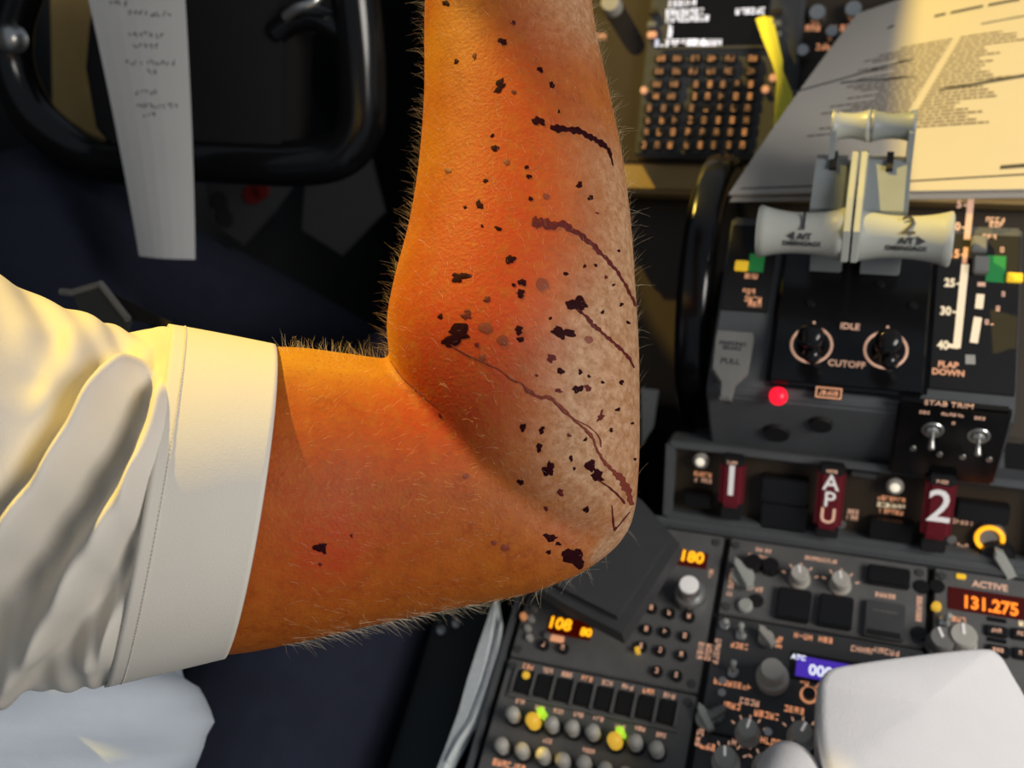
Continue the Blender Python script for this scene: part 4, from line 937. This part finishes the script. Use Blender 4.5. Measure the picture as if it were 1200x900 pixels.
for i in RNG.choice(idx, 4200, replace=False):
    n = Vector(nrm[i]); isf = sy_[i] < 430 or sx_[i] > 560
    if sx_[i] > 690 and sy_[i] > 400 and random.random() < .8: continue
    if face[i] > .4 and random.random() < .55: continue
    ax = (fdir if isf else -udir) * (1 if isf else 1)
    side = IR * (-.5 if isf else .2) + IU * (0 if isf else .5)
    d_ = (n * random.uniform(.25, .6) + ax * random.uniform(.2, .8) + side * random.uniform(.3, .9) + Vector([random.uniform(-.45, .45) for _ in range(3)])).normalized()
    if d_.dot(n) < .1: d_ = (d_ + n * .35).normalized()
    hair(Vector(co[i]), d_, random.uniform(.0025, .0055) if face[i] > .3 else random.uniform(.004, .0095), .000022 if face[i] > .3 else .000036)
hme = bpy.data.meshes.new('arm_hair'); hme.from_pydata([tuple(v) for v in hb], [], hf); obj('arm_hair', hme, HAIRM, arm)['kind'] = 'stuff'

# sleeve and its turned band
SL = [((-330, 225), (-360, 850), 110, .395), ((-220, 250), (-250, 836), 105, .395), ((-120, 278), (-150, 826), 102, .396), ((-40, 306), (-75, 816), 100, .397), ((40, 338), (0, 811), 97, .398), ((100, 366), (40, 807), 94, .399), ((150, 376), (85, 802), 90, .400), ((197, 381), (122, 796), 80, .401), ((260, 392), (190, 781), 69, .402), ((321, 404), (260, 765), 58, .404)]
def poly_dist(P, px, py):
    best = 1e9
    for (x0, y0), (x1, y1) in zip(P, P[1:]):
        dx, dy = x1 - x0, y1 - y0; t = max(0, min(1, ((px - x0) * dx + (py - y0) * dy) / (dx * dx + dy * dy))); best = min(best, math.hypot(px - x0 - dx * t, py - y0 - dy * t))
    return best
FOLDS = [([(178, 360), (124, 404), (88, 462), (52, 530), (-10, 610)], 20, -.0060), ([(160, 425), (128, 450), (98, 500), (62, 560), (20, 610), (-40, 680)], 19, .0115), ([(168, 420), (150, 480), (118, 550), (70, 620), (20, 700), (-30, 760)], 25, -.0100),
         ([(192, 470), (176, 540), (136, 605), (94, 665), (50, 745), (10, 800)], 19, .0090), ([(188, 590), (160, 640), (120, 700), (70, 765), (30, 800)], 18, -.006), ([(182, 650), (150, 715), (110, 770)], 16, .004), ([(40, 340), (60, 380), (40, 440)], 22, -.003), ([(-60, 330), (-40, 480), (-80, 640)], 40, .006)]
def sleeve_rings(u0, u1, n, scale, k, folds=True, nth=72):
    A_ = smooth_pts([dep(*s[0], s[3]) for s in SL], 12); B_ = smooth_pts([dep(*s[1], s[3]) for s in SL], 12); G = smooth_pts([Vector((s[2], 0, 0)) for s in SL], 12)
    out = []; T = len(A_) - 1
    for j in range(n + 1):
        f_ = (u0 + (u1 - u0) * j / n) * T; i = min(int(f_), T - 1); w = f_ - i
        a, c, g = A_[i].lerp(A_[i + 1], w), B_[i].lerp(B_[i + 1], w), G[i].lerp(G[i + 1], w).x
        m = (a + c) / 2; h = (c - a) / 2 * scale; d_ = -VD * h.length * k + IR * g * .403 / F; r = []
        for q in range(nth):
            t = 2 * math.pi * q / nth; p = m + h * math.cos(t) + d_ * math.sin(t)
            if folds:
                cx = CR.T @ (np.array(p) - CP); px, py = 600 + F * cx[0] / cx[2], 450 + F * cx[1] / cx[2]; e = 0
                if math.sin(t) > -.3:
                    for P, w_, am in FOLDS: dd = poly_dist(P, px, py); e += am * math.exp(-(dd / w_) ** 2)
                    fade = min(1, max(0, (u1 - (u0 + (u1 - u0) * j / n)) / (.06)))
                    e *= 1.25 * min(1, max(0, math.sin(t) + .3) * 1.6) * fade
                p = p + (h.normalized() * math.cos(t) - VD * math.sin(t)) * (e + .0008 * math.sin(9 * t + j * .35))
            r.append(p)
        out.append(r)
    return out
UC = 7 / 9
slv = obj('sleeve', loft(sleeve_rings(0, UC + .02, 150, .99, .905, True, 170), caps=False), SLEEVE, person, smooth=True, label='white short shirt sleeve')
o_r = sleeve_rings(UC, 1, 16, 1.006, .915, False); i_r = sleeve_rings(UC, 1, 16, .985, .90, False)
cf = obj('sleeve_band', loft(o_r + i_r[::-1], closed=True, caps=False), SLEEVE, slv, smooth=True)
me_ = cf.data
for uu, nm in ((UC + (1 - UC) * .16, 'stitching'),):
    r0 = sleeve_rings(uu, uu + .002, 1, 1.008, .917, False, 300)[0]; b = bmesh.new()
    for i in range(0, 300, 1):
        p, q = r0[i], r0[(i + 1) % 300]; tube([p, p.lerp(q, .62)], .00028, 4, b)
    obj(nm, b, THREAD, slv)
# shirt body
def torso_rings():
    rings = []
    for z, cx, cy, rx, ry in ((-.13, -.57, .01, .13, .09), (-.06, -.57, .02, .12, .09), (.0, -.57, .03, .105, .095), (.04, -.565, .035, .135, .115), (.08, -.565, .04, .185, .145), (.13, -.565, .04, .228, .17), (.20, -.56, .02, .23, .16), (.30, -.555, -.01, .19, .135), (.38, -.56, -.03, .18, .115), (.43, -.56, -.04, .12, .085), (.46, -.56, -.045, .065, .065)):
        r = []
        for i in range(140):
            t = 2 * math.pi * i / 140
            fd_ = 1 + .10 * (.5 - abs(math.sin(7 * t + z * 26))) * (1 if z < .2 else .3) + .04 * (.5 - abs(math.sin(13 * t + z * 44)))
            r.append(Vector((cx + rx * math.cos(t) * fd_, cy + ry * math.sin(t) * fd_, z)))
        rings.append(r)
    cols = [smooth_pts([r[i] for r in rings], 4) for i in range(140)]
    return [[c[k] for c in cols] for k in range(len(cols[0]))]
obj('shirt_body', loft(torso_rings()), SHIRTB, person, smooth=True, label='white shirt body tinted with bluish shade')
kL = dep(40, 275, .97); kR = Vector((-.41, .50, -.06))
def limb(pts, rad): return tube(smooth_pts(pts, 5), [v.x for v in smooth_pts([Vector((r, 0, 0)) for r in rad], 5)], 24)
trs = remesh([limb([(-.45, -.08, -.12), (-.43, .15, -.09), (-.415, .36, -.07), kR, (-.40, .55, -.16), (-.38, .66, -.42), (-.37, .70, -.60)], [.10, .10, .088, .078, .07, .06, .055]),
              limb([(-.62, -.08, -.12), (-.65, .15, -.06), (-.70, .36, .04), kL, kL + Vector((0, .06, -.10)), kL + Vector((.05, .22, -.42)), Vector((-.68, .85, -.60))], [.10, .10, .092, .082, .075, .06, .055]),
              limb([(-.66, -.07, -.12), (-.60, -.05, -.11), (-.48, -.05, -.11), (-.42, -.07, -.12)], [.08, .10, .10, .08])], .006, 4, 'trousers')
obj('trousers', trs, NAVY, person, smooth=True, label='dark navy trousers')
# unseen sill, post and rail of assumed captain's window, shaped to shade pedestal, towel, checklist
struct(obj('trim_1', box(-1.0, -.95, -1.0, .92, .86, .95), WALLM))
struct(obj('trim_2', box(-1.0, -.95, .92, 1.30, .86, 1.26), WALLM))
struct(obj('trim_3', box(-1.0, -.95, 1.10, 1.30, 1.25, 1.7), WALLM))
struct(obj('trim_4', box(-1.0, -.95, 1.30, 1.8, 1.25, 1.355), WALLM))
